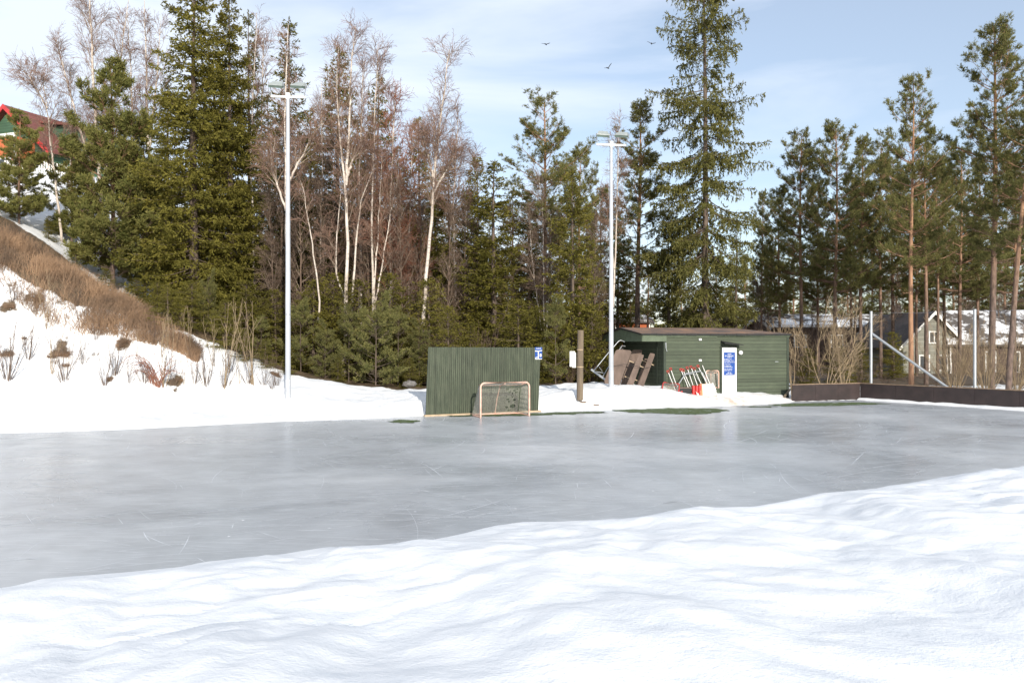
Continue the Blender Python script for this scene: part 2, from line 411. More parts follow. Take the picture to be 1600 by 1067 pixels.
ctl = [PX(*p) for p in [
    (0, 665, 24), (200, 660, 25.5), (400, 650, 28), (0, 640, 25.5), (0, 615, 27.5), (100, 614, 30), (300, 604, 31), (450, 622, 29.5), (550, 625, 30.5), (600, 612, 33), (660, 609, 33.5),
    (0, 412, 32), (50, 440, 31.7), (100, 475, 31.5), (150, 497, 31.5), (200, 515, 31.5), (300, 545, 31.5), (400, 577, 32), (440, 592, 32.5), (520, 600, 33),
    (0, 520, 30), (100, 560, 30), (200, 583, 30), (0, 590, 28.5), (-200, 420, 28), (-200, 300, 32),
    (0, 353, 36), (100, 415, 36.5), (200, 490, 36), (300, 535, 36.5), (400, 570, 37), (500, 590, 38),
    (0, 300, 45), (100, 330, 46), (0, 272, 57), (100, 275, 57), (220, 300, 57), (300, 470, 50), (400, 500, 55), (600, 535, 60), (730, 527, 60),
    (880, 603, 34), (907, 612, 31.5), (950, 606, 32.6), (1005, 605, 33), (1050, 611, 33.3), (1085, 620, 33.3), (1135, 620, 34), (1190, 618, 34.5), (1228, 619, 35.2), (1000, 600, 38)]]
ctl += [(-3, 30.5, .62), (-1, 31.5, .6), (1.3, 31.5, .55), (11, 40, .4), (17, 40, .2), (20, 36, .15), (24, 30, .15), (30, 25, .15), (20, 55, .15), (30, 60, 0.1), (8, 60, 1.2), (-60, 30, 13), (-60, 70, 19), (-100, 120, 24),
        (0, 120, 3), (60, 120, -.5), (150, 200, -1), (-200, 60, 26), (60, 50, 0), (90, 20, 0), (-10, 250, 5), (-45, 20, 7), (-35, 15, 3)]
ctl = np.array(ctl)
def _phi(r2): return .5 * r2 * np.log(r2 + 1e-9)
def _tps():
    n = len(ctl); X = ctl[:, :2]
    K = _phi(((X[:, None] - X[None]) ** 2).sum(-1)) + np.eye(n) * .6
    Pm = np.c_[np.ones(n), X]
    A = np.zeros((n + 3, n + 3)); A[:n, :n] = K; A[:n, n:] = Pm; A[n:, :n] = Pm.T
    return np.linalg.solve(A, np.r_[ctl[:, 2], 0, 0, 0])
_w = _tps()
def tps(x, y):
    z = _w[-3] + _w[-2] * x + _w[-1] * y
    for i in range(len(ctl)): z = z + _w[i] * _phi((x - ctl[i, 0]) ** 2 + (y - ctl[i, 1]) ** 2)
    return z
def hgt(x, y, bumps=True):
    x = np.atleast_1d(np.asarray(x, float)); y = np.atleast_1d(np.asarray(y, float))
    sd = sdist(x, y)
    nx = np.array([p[0] for p in near]); ny = np.array([p[1] for p in near])
    ey = np.interp(x, nx, ny)
    isn = (y < ey + 3) & (x < 30)
    # the bank the camera stands on
    d = np.maximum(sd, 0); S = .82 * 2.5 / np.maximum(ey, 5)
    zn = .14 + .98 * (1 - np.exp(-S * d / .98))
    if bumps:
        u = x * .94 + y * .34; v = -x * .34 + y * .94
        wu = u + .8 * noise2(x * .5, y * .4, 81); wv = v + .8 * noise2(x * .5, y * .4, 91)
        b = .20 * fbm(wu * .42, wv * .27, 3, 5) +   .052 * fbm(wu * 1.15, wv * .75, 3, 11) + .016 * fbm(wu * 3.2, wv * 2.4, 3, 71)
        rid = 1 - np.abs(noise2(u * 1.2, v * .6, 31)) * 2
        b = b + .02 * rid * rid * (noise2(x * .3, y * .3, 41) + .5) + .012 * fbm(x * 4.2, y * 4.2, 2, 21)
        b = b - .03 * sstep(1 - np.abs(noise2(x * 1.0, y * 1.4, 51)) / .12) * sstep(noise2(x * .22, y * .3, 61) * 2.5)
        zn = zn + b * sstep(d / 1.2)
    # everything beyond the rink
    r = np.hypot(x, y)
    xc = np.clip(x, -130, 160); yc = np.clip(y, 5, 240)
    zf = tps(xc, yc); zf = np.clip(zf, .12, 24)
    if bumps:
        zf = zf + (.14 * fbm(x * .45, y * .45, 3, 3) + .085 * fbm(x * 1.5, y * 1.5, 3, 9)) * sstep(sd / 1.5) * np.where(y > 48, 1.5, 1.0)
        zf = np.maximum(zf, .06)
    rightside = (x > 12.2) & (y > 20) & (x < 60)
    zf = np.where(rightside & (sd < 2.5), np.minimum(zf, .10 + .1 * sstep((sd - .3) / 2)), zf)
    z = np.where(isn, zn, zf)
    lip = np.where(isn, .35, np.where(rightside, .12, .75))
    z = np.where(sd > 0, z * sstep(sd / lip) ** .7 + .004, -.25 * sstep(-sd / .25))
    return z
def H1(x, y, bumps=True): return float(hgt([x], [y], bumps)[0])

def grow(a, b, s0, g):
    o = [a]; s = s0
    while o[-1] < b: o.append(o[-1] + s); s *= g
    return o
xs = np.array(sorted([-v for v in grow(28, 500, .3, 1.14)] + list(np.arange(-28, -6, .2)) + list(np.arange(-6, 10, .075)) + list(np.arange(10, 28, .2)) + grow(28, 500, .3, 1.14)))
ys = np.array(list(np.arange(-60, 1, 3.0)) + list(np.arange(1, 12, .065)) + list(np.arange(12, 20, .1)) + list(np.arange(20, 46, .18)) + grow(46, 700, .3, 1.09))
xs = np.unique(np.round(xs, 4)); ys = np.unique(np.round(ys, 4))
Xg, Yg = np.meshgrid(xs, ys)
Zg = hgt(Xg.ravel(), Yg.ravel())
nx_, ny_ = len(xs), len(ys)
ii = (np.arange(ny_ - 1)[:, None] * nx_ + np.arange(nx_ - 1)[None]).ravel()
me = mesh_q('ground', np.c_[Xg.ravel(), Yg.ravel(), Zg], np.c_[ii, ii + 1, ii + 1 + nx_, ii + nx_], [M['snow']])
# what covers the ground: red = bare litter and dead grass, green = trodden dirty snow
X_, Y_ = Xg.ravel(), Yg.ravel()
crest = np.array([PX(*p)[:2] for p in [(-200, 400, 31), (0, 412, 32), (50, 440, 31.7), (100, 475, 31.5), (150, 497, 31.5), (200, 515, 31.5), (300, 545, 31.5), (400, 577, 32), (440, 592, 32.3), (520, 600, 33), (665, 608, 33.8), (860, 600, 34.5)]])
crest = np.vstack([[-60, 30], crest, [4.2, 36.5], [6, 44], [30, 46], [80, 46]])
cy = np.interp(X_, crest[:, 0], crest[:, 1])
cy = cy + np.interp(X_, [-19, -15, -12, -9, -4, 0], [0, .7, 1.3, 1.2, .4, 0])
dd = Y_ - cy
lit = sstep(dd / .9 + .5)
px_ = X_ / np.maximum(Y_, 1) * F + 800
upper = sstep((Y_ - 37.5) / 2.0) * sstep((270 - px_) / 60)          # snow again on the hill below the house
lit = lit * (1 - upper * .95)
lit = np.where(Y_ > 46, np.maximum(lit * .72, 0) * (1 - upper), lit)
lit = np.where((X_ > 12) & (Y_ > 35), np.maximum(lit, .45 * sstep((Y_ - 36) / 4)), lit)
sd_ = sdist(X_, Y_)
dirt = np.exp(-((px_ - 1140) / 130) ** 2) * sstep((Y_ - 30) / 2) * sstep(1.6 - sd_) * (Y_ < 38)
tus = [(98, 556, 1.0), (10, 556, .8), (103, 575, .6), (15, 480, .7), (195, 535, .9), (188, 540, .6), (172, 505, .7), (280, 592, .5), (172, 592, .45), (60, 470, .7), (80, 560, .5), (38, 530, .35), (430, 585, .6)]
def ground_hit(px, py):
    """where the line of sight through a photo pixel meets the ground"""
    Ds = np.linspace(20, 70, 1500); x = (px - 800) / F * Ds; z = CAMH - (py - 533.5) / F * Ds; h = hgt(x, Ds, False); i = np.argmax(z < h); return Ds[i] if (z < h).any() else 34
for px, py, s in tus:
    D = ground_hit(px, py); x = (px - 800) / F * D
    lit = np.maximum(lit, .62 * np.exp(-(((X_ - x) / (.55 * s)) ** 2 + ((Y_ - D) / (.6 * s)) ** 2)))
slope = sstep((Y_ - 28) / 2) * sstep((-10.5 - X_) / 3) * (Y_ < cy + .5)
lit = np.maximum(lit, .50 * slope * sstep((fbm(X_ * .9, Y_ * .9, 4, 77) - .12) * 3))
colr = np.c_[lit, dirt, np.zeros_like(lit), np.ones_like(lit)].astype(np.float32)
at = me.color_attributes.new('cover', 'FLOAT_COLOR', 'POINT'); at.data.foreach_set('color', colr.ravel())
g = link('ground', me); tag(g, 'snow covered ground with banks, hillside and forest floor', kind='structure')

# the ice, with skate scratches as part of its surface
rng = np.random.RandomState(3)
gi = G()
gi.add([[-45, 1, 0], [45, 1, 0], [45, 40, 0], [-45, 40, 0]], [[0, 1, 2, 3]], 0)
nsc = 3600; cnt = 0
while cnt < nsc:
    y0 = 8 + 28 * rng.uniform() ** .8; x0 = rng.uniform(-.7, .62) * y0
    ln = rng.uniform(.15, 1.3) * (1 + (y0 > 18) * .8) if rng.uniform() < .85 else rng.uniform(1.5, 4)
    a0 = rng.normal(.15, .4) if rng.uniform() < .75 else rng.uniform(0, 3.14)
    k = 9; cv = rng.normal(0, .12)
    tt = np.linspace(0, 1, k); an = a0 + cv * tt * ln
    xx = x0 + np.cumsum(np.cos(an)) * ln / k; yy = y0 + np.cumsum(np.sin(an)) * ln / k
    if (sdist(xx, yy) > -.25).any(): cnt += .2; continue
    wd = rng.choice([.0018, .003, .006]) * (.6 + y0 / 22) * np.sin(np.pi * (tt * .9 + .05))
    nxv, nyv = -np.sin(an), np.cos(an)
    V = np.vstack([np.c_[xx + nxv * wd, yy + nyv * wd, np.full(k, .003)], np.c_[xx - nxv * wd, yy - nyv * wd, np.full(k, .003)]])
    gi.add(V, [[i + 1, i, i + k, i + 1 + k] for i in range(k - 1)], 1); cnt += 1
for _ in range(120):        # little frozen crumbs and chips
    y0 = 8.5 + 22 * rng.uniform() ** 1.4; x0 = rng.uniform(-.62, .6) * y0; r = rng.uniform(.004, .014) * (1 + y0 / 25)
    if sdist([x0], [y0])[0] > -.2: continue
    a = np.arange(8) * np.pi / 4; rr = r * rng.uniform(.5, 1.2, 8)
    V = np.c_[x0 + np.cos(a) * rr * 1.8, y0 + np.sin(a) * rr, np.full(8, .0035)]
    V = np.vstack([V, [[x0, y0, .0035 + r * .25]]])
    gi.add(V, [[8, i, (i + 1) % 8, (i + 2) % 8] for i in range(0, 8, 2)], 1)
o = gi.build('ice', [M['ice'], M['scratch']]); tag(o, 'grey ice of the skating rink with white skate marks', kind='structure')

# melted patches with the green turf showing
def turf_patch(pts, label, seed):
    r = np.random.RandomState(seed); g = G()
    P = np.array([GX(*p) for p in pts]); c = P.mean(0); n = len(P)
    out_ = []
    for i in range(n):
        a, b = P[i], P[(i + 1) % n]
        for k in range(8): out_.append(a + (b - a) * k / 8 + r.normal(0, .08, 2))
    out_ = np.array(out_); m = len(out_)
    V = np.vstack([np.c_[out_, np.full(m, .008)], [[c[0], c[1], .008]]])
    g.add(V, [[m, i, (i + 1) % m, (i + 2) % m] for i in range(0, m, 2)])
    tag(g.build('turf_patch', M['turf']), label, 'turf patch', 'green turf patches at the edge of the ice', 'structure')
turf_patch([(604, 658), (620, 656), (645, 656.2), (656, 658), (645, 660.5), (615, 660.5)], 'small oval green patch on the ice left of the panel', 1)
turf_patch([(700, 649.6), (760, 647.8), (830, 646), (900, 643.6), (945, 643), (948, 645), (900, 647), (830, 649.4), (770, 650.4), (705, 651)], 'long thin green strip running under the pink goal', 2)
turf_patch([(952, 640.8), (1000, 639.5), (1050, 637.4), (1110, 638.2), (1142, 641.5), (1115, 646), (1085, 648), (1040, 646.5), (985, 644.5)], 'largest green patch, on the ice before the shed', 3)
turf_patch([(1150, 635.2), (1180, 634.8), (1212, 635), (1206, 636.4), (1170, 636.2)], 'faint green sliver right of the large turf patch', 4)
turf_patch([(1198, 633), (1240, 630.4), (1300, 629), (1345, 629), (1392, 631), (1340, 632.8), (1290, 634.6), (1230, 635)], 'green strip at the foot of the short brown board', 5)

# snow rim lying along the foot of the long board
gg = G(); n = 60
ra = np.random.RandomState(5)
t = np.linspace(0, 1, n); bl = np.array(BB)[None] + (np.array(BD) - np.array(BB))[None] * t[:, None]
nrm = np.array([bdir[1], -bdir[0]]); nrm = nrm if (nrm @ (np.array([0, 20]) - np.array(BC))) > 0 else -nrm
wv = .28 + .18 * fbm(t * 9, t * 0, 3, 2) + .05 * ra.normal(size=n) + .9 * t
V = []
for k, (f_, z_) in enumerate([(0.02, .09), (.4, .07), (.8, .03), (1, .002)]): V.append(np.c_[bl + nrm * (wv * f_)[:, None], np.full(n, z_) + (.01 * ra.normal(size=n) if k < 2 else 0)])
gg.add(np.vstack(V), [[k * n + i, k * n + i + 1, (k + 1) * n + i + 1, (k + 1) * n + i] for k in range(3) for i in range(n - 1)])
tag(gg.build('snow_rim', M['snow'], smooth=True), 'thin snow rim along the foot of the long brown board', kind='structure')

# ------------------------------------------------------------------ rink boards
def rink_board(a, b, n, label, ext=0):
    a = np.array(a); b = np.array(b); d = b - a; Ln = np.linalg.norm(d); ang = math.atan2(d[1], d[0])
    r = empty('rink_board', (a[0], a[1], 0), ang)
    tag(r, label, 'rink board', 'brown boards round the corner of the rink')
    for i in range(n):
        x0, x1 = Ln * i / n + .004, Ln * (i + 1) / n - .004
        G().box(x0, x1, 0, .022, .0, .74).build('board_panel', M['rink'], r)
    G().box(0, Ln, -.012, .07, .7402, .775).build('top_rail', M['rinktop'], r)
    for i in range(n + 1):
        x = min(max(Ln * i / n, .04), Ln - .04)
        G().box(x - .03, x + .03, .024, .09, 0, .739).build('rear_stud', M['rinktop'], r)
rink_board(BA, BB, 3, 'short brown rink board right of the green shed')
rink_board(BB, BD, 12, 'long dark brown rink board running out of the picture on the right')

# ------------------------------------------------------------------ green panel behind the goal
PA = np.array(GX(665, 647, .08)); PB = np.array(GX(841, 640, .08))
PL = float(np.linalg.norm(PB - PA)); pang = math.atan2(*(PB - PA)[::-1])
pr = empty('goal_backstop', (PA[0], PA[1], .06), pang)
tag(pr, 'freestanding dark green wall of upright slats behind the pink goal', 'backstop')
ptop = 2.41; shear = .10
g1 = G(); ra = np.random.RandomState(4)
n = int(PL / .075)
for i in range(n):
    x0 = PL * i / n; x1 = PL * (i + 1) / n - .006; tz = ptop + ra.normal(0, .004) - .03 * i / n
    yy = -.02 - ra.uniform(0, .008)
    g1.hexa([(x0, yy, 0), (x1, yy, 0), (x1, 0, 0), (x0, 0, 0), (x0 + shear, yy, tz), (x1 + shear, yy, tz), (x1 + shear, 0, tz), (x0 + shear, 0, tz)])
g1.build('slats', M['panelwood'], pr)
G().hexa([(0, .002, 0), (PL, .002, 0), (PL, .03, 0), (0, .03, 0), (shear, .002, ptop - .05), (PL + shear, .002, ptop - .05), (PL + shear, .03, ptop - .05), (shear, .03, ptop - .05)]).build('backing', M['dark_green'], pr)
for x in (.3, PL / 2, PL - .3):
    G().beam((x, .06, 0), (x + shear, .06, ptop - .1), .06, .06).build('post', M['wood_old'], pr); G().beam((x, .9, 0), (x + .08, .10, 1.7), .06, .06).build('brace', M['wood_old'], pr)
G().box(-.05, PL + .1, -.07, .08, -.12, -.002).build('sill_beam', M['paleend'], pr)
def glyph_row(g, x, z, w_, h, y, rr, m=1):
    """an illegible row of small letter-like marks"""
    cx_ = x
    while cx_ < x + w_ - h * .3:
        lw = h * rr.uniform(.45, .75)
        if rr.uniform() < .12: cx_ += lw; continue
        g.box(cx_, cx_ + lw * .28, y - .002, y, z, z + h, m)
        if rr.uniform() < .7: g.box(cx_ + lw * .28, cx_ + lw * .8, y - .002, y, z + h * .75, z + h, m)
        if rr.uniform() < .6: g.box(cx_ + lw * .28, cx_ + lw * .8, y - .002, y, z, z + h * .22, m)
        if rr.uniform() < .5: g.box(cx_ + lw * .52, cx_ + lw * .8, y - .002, y, z + h * .22, z + h * .75, m)
        cx_ += lw + h * .12
ra = np.random.RandomState(8)
sg = G(); sx = PL - .24 + .085; sz = 1.93; sw = .30; sh = .46; y = -.032
sg.box(sx, sx + sw, y - .006, y, sz, sz + sh, 0)
sg.box(sx + .004, sx + sw - .004, y - .009, y - .006, sz, sz + .025, 1)
sg.box(sx + .12, sx + .16, y - .009, y - .006, sz + .025, sz + .30, 1)
sg.hexa([(sx, y - .009, sz + .30), (sx + .15, y - .009, sz + .30), (sx + .15, y - .006, sz + .30), (sx, y - .006, sz + .30), (sx, y - .009, sz + .335), (sx + .15, y - .009, sz + .325), (sx + .15, y - .006, sz + .325), (sx, y - .006, sz + .335)], 1)
sg.hexa([(sx + .15, y - .009, sz + .30), (sx + sw, y - .009, sz + .325), (sx + sw, y - .006, sz + .325), (sx + .15, y - .006, sz + .30), (sx + .15, y - .009, sz + .325), (sx + sw, y - .009, sz + .35), (sx + sw, y - .006, sz + .35), (sx + .15, y - .006, sz + .325)], 1)
sg.box(sx + .20, sx + .27, y - .009, y - .006, sz + .10, sz + .21, 1)
sg.hexa([(sx, y - .009, sz + .045), (sx + .11, y - .009, sz + .075), (sx + .11, y - .006, sz + .075), (sx, y - .006, sz + .045), (sx, y - .009, sz + .07), (sx + .11, y - .009, sz + .10), (sx + .11, y - .006, sz + .10), (sx, y - .006, sz + .07)], 1)
glyph_row(sg, sx + .05, sz + .41, .2, .03, y - .006, ra); glyph_row(sg, sx + .04, sz + .375, .22, .018, y - .006, ra)
sgn = sg.build('sign', [M['blue'], M['white']]); sgn.location = (PA[0], PA[1], .06); sgn.rotation_euler = (0, 0, pang)
tag(sgn, 'small blue and white sign on the top right corner of the slatted panel', 'sign')

# ------------------------------------------------------------------ the pink goal
def arc(c, r, a0, a1, k, ux, uy):
    return [np.array(c) + np.array(ux) * r * math.cos(a) + np.array(uy) * r * math.sin(a) for a in np.linspace(a0, a1, k)]
def net_mesh(P00, P10, P01, P11, nu, nv, r, holes=(), sag=0.0, seed=1, m=0, g=None):
    """a woven net between four corners, P(u,v); holes are (u,v,radius)"""
    g = g or G(); P00, P10, P01, P11 = [np.array(p, float) for p in (P00, P10, P01, P11)]
    def P(u, v):
        p = P00 * (1 - u) * (1 - v) + P10 * u * (1 - v) + P01 * (1 - u) * v + P11 * u * v
        p = p + np.array([.006 * math.sin(40 * v + seed), .02 * math.sin(7 * u + seed) * math.sin(3 * v), -sag * math.sin(math.pi * u) * math.sin(math.pi * v)])
        for hu, hv, hr in holes:                       # cords pull away from a hole
            du, dv = u - hu, v - hv; d_ = math.hypot(du, dv)
            if d_ < hr * 2 and d_ > 1e-4:
                s_ = (hr * 2 - d_) / d_ * .22
                p = p + (P10 - P00) * du * s_ + (P01 - P00) * dv * s_
        return p
    def inh(u, v): return any((u - a) ** 2 + (v - b) ** 2 < c * c for a, b, c in holes)
    S_ = []
    for i in range(nu + 1):
        for j in range(nv):
            if not inh(i / nu, (j + .5) / nv): S_.append((P(i / nu, j / nv), P(i / nu, (j + 1) / nv)))
    for j in range(nv + 1):
        for i in range(nu):
            if not inh((i + .5) / nu, j / nv): S_.append((P(i / nu, j / nv), P((i + 1) / nu, j / nv)))
    A = np.array(S_); V, Q = tubes(A, np.full(A.shape[:2], r), 3); g.add(V, Q, m); return g
def make_goal(name, loc, rz, W, Hh, dep, tube_r, frame_mat, net_mat, label, holes=(), rx=0, ry=0, cord=.0042, nn=(44, 30), cat='goal', group=None):
    r = empty(name, loc, rz); r.rotation_euler = (rx, ry, rz); tag(r, label, cat, group)
    cr_ = .16 * Hh / 1.2; d2 = dep * .42
    X, Z = (1, 0, 0), (0, 0, 1)
    fr = [(0, 0, tube_r), (0, 0, Hh - cr_)] + arc((cr_, 0, Hh - cr_), cr_, math.pi, math.pi / 2, 6, X, Z)[1:] + arc((W - cr_, 0, Hh - cr_), cr_, math.pi / 2, 0, 6, X, Z) + [(W, 0, tube_r)]
    G().tube(fr, tube_r, 8).build('front_frame', frame_mat, r, smooth=True)
    bs = [(0, 0, tube_r), (.0, dep * .8, tube_r), (.12, dep, tube_r), (W - .12, dep, tube_r), (W, dep * .8, tube_r), (W, 0, tube_r)]
    G().tube(bs, tube_r * .95, 8).build('base_frame', frame_mat, r, smooth=True)
    G().tube([(cr_ * .4, .02, Hh - .04), (cr_ * .7, d2, Hh - .10), (cr_ + .1, d2 + .06, Hh - .11), (W - cr_ - .1, d2 + .06, Hh - .11), (W - cr_ * .7, d2, Hh - .10), (W - cr_ * .4, .02, Hh - .04)], tube_r * .6, 8).build('top_shelf_bar', frame_mat, r, smooth=True)
    G().tube([(W * .5, 0.02, Hh - tube_r), (W * .5, d2 + .05, Hh - .11), (W * .5, dep * .78, Hh * .5), (W * .5, dep, tube_r)], tube_r * .75, 8).build('centre_brace', frame_mat, r, smooth=True)
    n = G()
    net_mesh((.05, dep - .02, .04), (W - .05, dep - .02, .04), (cr_, d2 + .05, Hh - .12), (W - cr_, d2 + .05, Hh - .12), nn[0], nn[1], cord, holes, g=n)
    net_mesh((cr_, .02, Hh - .03), (W - cr_, .02, Hh - .03), (cr_, d2 + .05, Hh - .12), (W - cr_, d2 + .05, Hh - .12), nn[0], 8, cord, g=n)
    for sx_ in (0.02, W - .02):
        net_mesh((sx_, .02, .04), (sx_, dep - .1, .04), (sx_, .03, Hh - .12), (abs(sx_ - cr_ * .6) if sx_ < 1 else sx_ - cr_ * .6, d2, Hh - .12), nn[1] * 2 // 3, nn[1], cord, g=n)
    n.build('net', net_mat, r)
    return r
g0 = np.array(GX(751, 653)); g1_ = np.array(GX(827, 650)); gang = math.atan2(*(g1_ - g0)[::-1])
rh = np.random.RandomState(12)
holes = [(.82, .93, .035), (.70, .86, .03), (.76, .75, .025), (.88, .80, .03), (.93, .74, .028), (.95, .85, .02), (.84, .70, .02), (.86, .58, .02), (.90, .47, .035), (.74, .50, .03), (.78, .42, .025), (.88, .25, .055), (.74, .22, .03), (.80, .10, .03), (.70, .60, .015)]
make_goal('hockey_goal', (g0[0], g0[1], 0), gang, float(np.linalg.norm(g1_ - g0)), 1.22, 1.0, .032, M['salmon'], M['net'], 'faded pink hockey goal with torn net on the ice before the green panel', holes)

# ------------------------------------------------------------------ poles and lamps
def lamp_post(px, pyb, pyt, D, label, rz, mirror=1):
    x, y, z = PX(px, pyb, D); top = PX(px, pyt, D)[2]; z0 = z - .35; h = top - z0
    r = empty('lamp_post', (x, y, z0), rz); tag(r, label, 'lamp post', 'floodlight poles at the edge of the ice')
    G().tube([(0, 0, 0), (0, 0, 1.1)], [.108, .106], 20).build('pole_base', M['polepaint'], r, smooth=True)
    G().tube([(0, 0, 1.1), (0, 0, 1.102), (0, 0, h * .55), (0, 0, h)], [.104, .098, .085, .062], 20).build('pole', M['polepaint'], r, smooth=True)
    for hb in (.30, .62, .93): G().tube([(0, 0, h * hb), (0, 0, h * hb + .05)], .112 - .045 * hb, 16).build('band', M['steel'], r)
    G().beam((-.62, 0, h - .02), (.62, 0, h - .02), .07, .07).beam((0, 0, h - .1), (0, 0, h + .12), .13, .13).build('crossarm', M['white'], r)
    for s in (-1, 1):
        t_ = empty_part = G()
        # a floodlight housing: a shallow trough, deeper at its rear
        c = Vector((s * .40 + .02, -.16, h + .40)); R_ = Euler((math.radians(30 if s < 0 else 24), math.radians(5 if s < 0 else 9), math.radians(-8 if s < 0 else -28))).to_matrix().to_4x4(); T = Matrix.Translation(c) @ R_ @ Matrix.Scale(.62, 4)
        P = [(-.44, -.30, -.02), (.44, -.30, -.02), (.38, .28, -.16), (-.38, .28, -.16), (-.40, -.27, .03), (.40, -.27, .03), (.30, .24, .10), (-.30, .24, .10)]
        G().hexa([tuple(T @ Vector(p)) for p in P]).build('floodlight', M['lampgrey'], r)
        P = [(-.42, -.28, -.17), (.42, -.28, -.17), (.36, .25, -.22), (-.36, .25, -.22), (-.42, -.28, -.024), (.42, -.28, -.024), (.36, .25, -.164), (-.36, .25, -.164)]
        G().hexa([tuple(T @ Vector(p)) for p in P]).build('lamp_glass', M['lampgreen'], r)
        for q_ in ([(s * .58, 0, h), tuple(T @ Vector((.44 * s, .05, -.2))), tuple(T @ Vector((.44 * s, .05, -.02)))], [(s * .08, 0, h + .05), tuple(T @ Vector((-.4 * s, .05, -.22))), tuple(T @ Vector((-.42 * s, .05, -.02)))]): G().tube(q_, .016, 6).build('bracket', M['steel'], r)
    return r
lamp_post(450, 624, 151, 29.5, 'tall grey floodlight pole standing in the snow left of the green panel', .1)
lamp_post(955, 607, 226, 33.0, 'tall grey floodlight pole in front of the left end of the shed', .12)
x, y, z = PX(906, 613, 31.2)
r = empty('wooden_pole', (x, y, z - .3)); tag(r, 'short weathered wooden pole right of the green panel', 'wooden pole')
ztop = PX(906, 516, 31.2)[2] - z + .3
G().tube([(0, 0, 0), (.01, 0, 1.2), (.03, 0, ztop)], [.128, .125, .12], 14).build('post', M['wood_old'], r, smooth=True)
for zz in (ztop - .78, ztop - 1.45): G().tube([(.01, 0, zz), (.01, 0, zz + .035)], .13, 14).build('strap', M['paleend'], r)
bx = G(); bx.box(-.40, -.20, -.10, .02, ztop - 1.42, ztop - .82); bx.box(-.30, -.16, -.07, -.01, ztop - 1.46, ztop - .88)
o = bx.build('box', M['white']); o.location = r.location; tag(o, 'white junction box fixed to the left side of the wooden pole', 'box')
ra = np.random.RandomState(3)
# steel posts behind the long board
bl = np.array(BB); off = -nrm * .35
def on_board(px):
    a = (px - 800) / F; p = bl + off
    t_ = (a * p[1] - p[0]) / (bdir[0] - a * bdir[1]); return p + bdir * t_
def steel_post(px, pyt, label, brace=None):
    x, y = on_board(px); zt = CAMH - (pyt - 533.5) / F * y
    r = empty('steel_post', (x, y, 0)); tag(r, label, 'steel post', 'steel posts behind the long board')
    G().tube([(0, 0, 0), (0, 0, zt)], .062, 12).build('post', M['steel'], r, smooth=True)
    G().tube([(0, 0, zt), (0, 0, zt + .02)], .068, 12).build('cap', M['steel'], r)
    if brace:
        bx_, by_ = on_board(brace[0]); 
        G().tube([(.03, 0, CAMH - (521 - 533.5) / F * y), (bx_ - x, by_ - y, CAMH - (brace[1] - 533.5) / F * by_)], .055, 10).build('brace', M['steel'], r, smooth=True)
    return x, y, zt
p1 = steel_post(1361, 487, 'steel post with a long slanting brace behind the board corner', (1490, 612))
p2 = steel_post(1523, 484, 'straight steel post behind the long board, right of the slanting brace')
x3, y3 = on_board(1750)
gw = G().tube([(p1[0], p1[1], p1[2] - .05), ((p1[0] + p2[0]) / 2, (p1[1] + p2[1]) / 2, p1[2] - .12), (p2[0], p2[1], p2[2] - .05), (x3, y3, p2[2] - .1)], .003, 4)
tag(gw.build('wire', M['steel']), 'thin wire strung between the tops of the two steel posts', 'wire')
# ------------------------------------------------------------------ the green shed
SHX, SHY, SHZ, SHA = 5.57, 34.0, .22, math.radians(18)
sux = np.array([math.cos(SHA), math.sin(SHA)]); suy = np.array([-math.sin(SHA), math.cos(SHA)])
def SL(px, py, yo=0.0, xo=None):
    """photo pixel -> shed-local point on the plane y = yo (or x = xo)"""
    a = (px - 800) / F
    if xo is None:
        c = np.array([SHX, SHY]) + suy * yo; k = (a * c[1] - c[0]) / (sux[0] - a * sux[1]); p = c + sux * k; x, y = k, yo
    else:
        c = np.array([SHX, SHY]) + sux * xo; k = (a * c[1] - c[0]) / (suy[0] - a * suy[1]); p = c + suy * k; x, y = xo, k
    return (x, y, CAMH - (py - 533.5) / F * p[1] - SHZ)
def at_shed(o): o.location = (SHX, SHY, SHZ); o.rotation_euler = (0, 0, SHA); return o
sh = empty('shed', (SHX, SHY, SHZ), SHA); tag(sh, 'low dark green timber shed with flat brown roof at the far side of the rink', 'shed')
X0, X1, WY, EH, RH = 1.01, 7.38, 3.95, 2.74, 3.03
G().box(X0, X1, 0, WY, -.3, EH).build('wall', M['siding'], sh)
for q_ in ((X0 - .012, X0 + .10, -.022, .05, -.3, EH - .28), (X1 - .10, X1 + .012, -.022, .05, -.3, EH), (X0 - .022, X0 - .013, .10, .16, -.3, EH - .02), (X0 - .03, X0 - .002, .55, .64, -.3, EH - .02)):
    G().box(*q_).build('corner_board', M['dark_green'], sh)
fa = G()
fa.box(-.02, X0 + .10, -.07, -.03, EH - .29, EH - .12); fa.box(-.02, X0 + .10, -.075, -.035, EH - .118, EH + .0)
fa.box(X0 + .102, 3.6, -.06, -.026, EH - .10, EH + .0); fa.box(3.6, X1 + .03, -.05, -.026, EH - .08, EH - .0)
fa.build('front_fascia', M['green_trim'], sh)
ge = G()
ge.box(-.06, -.022, -.06, WY + .06, EH - .29, EH - .12)
ge.hexa([(-.056, -.05, EH - .117), (-.024, -.05, EH - .117), (-.024, WY + .05, EH - .117), (-.056, WY + .05, EH - .117), (-.056, -.05, EH - .02), (-.024, -.05, EH - .02), (-.024, WY + .05, EH - .02), (-.056, WY + .05, EH - .02)])
ge.hexa([(-.056, -.05, EH - .018), (-.024, -.05, EH - .018), (-.024, WY + .05, EH - .018), (-.056, WY + .05, EH - .018), (-.056, WY / 2 - .03, RH - .02), (-.024, WY / 2 - .03, RH - .02), (-.024, WY / 2 + .03, RH - .02), (-.056, WY / 2 + .03, RH - .02)])
ge.build('gable_board', M['green_trim'], sh)
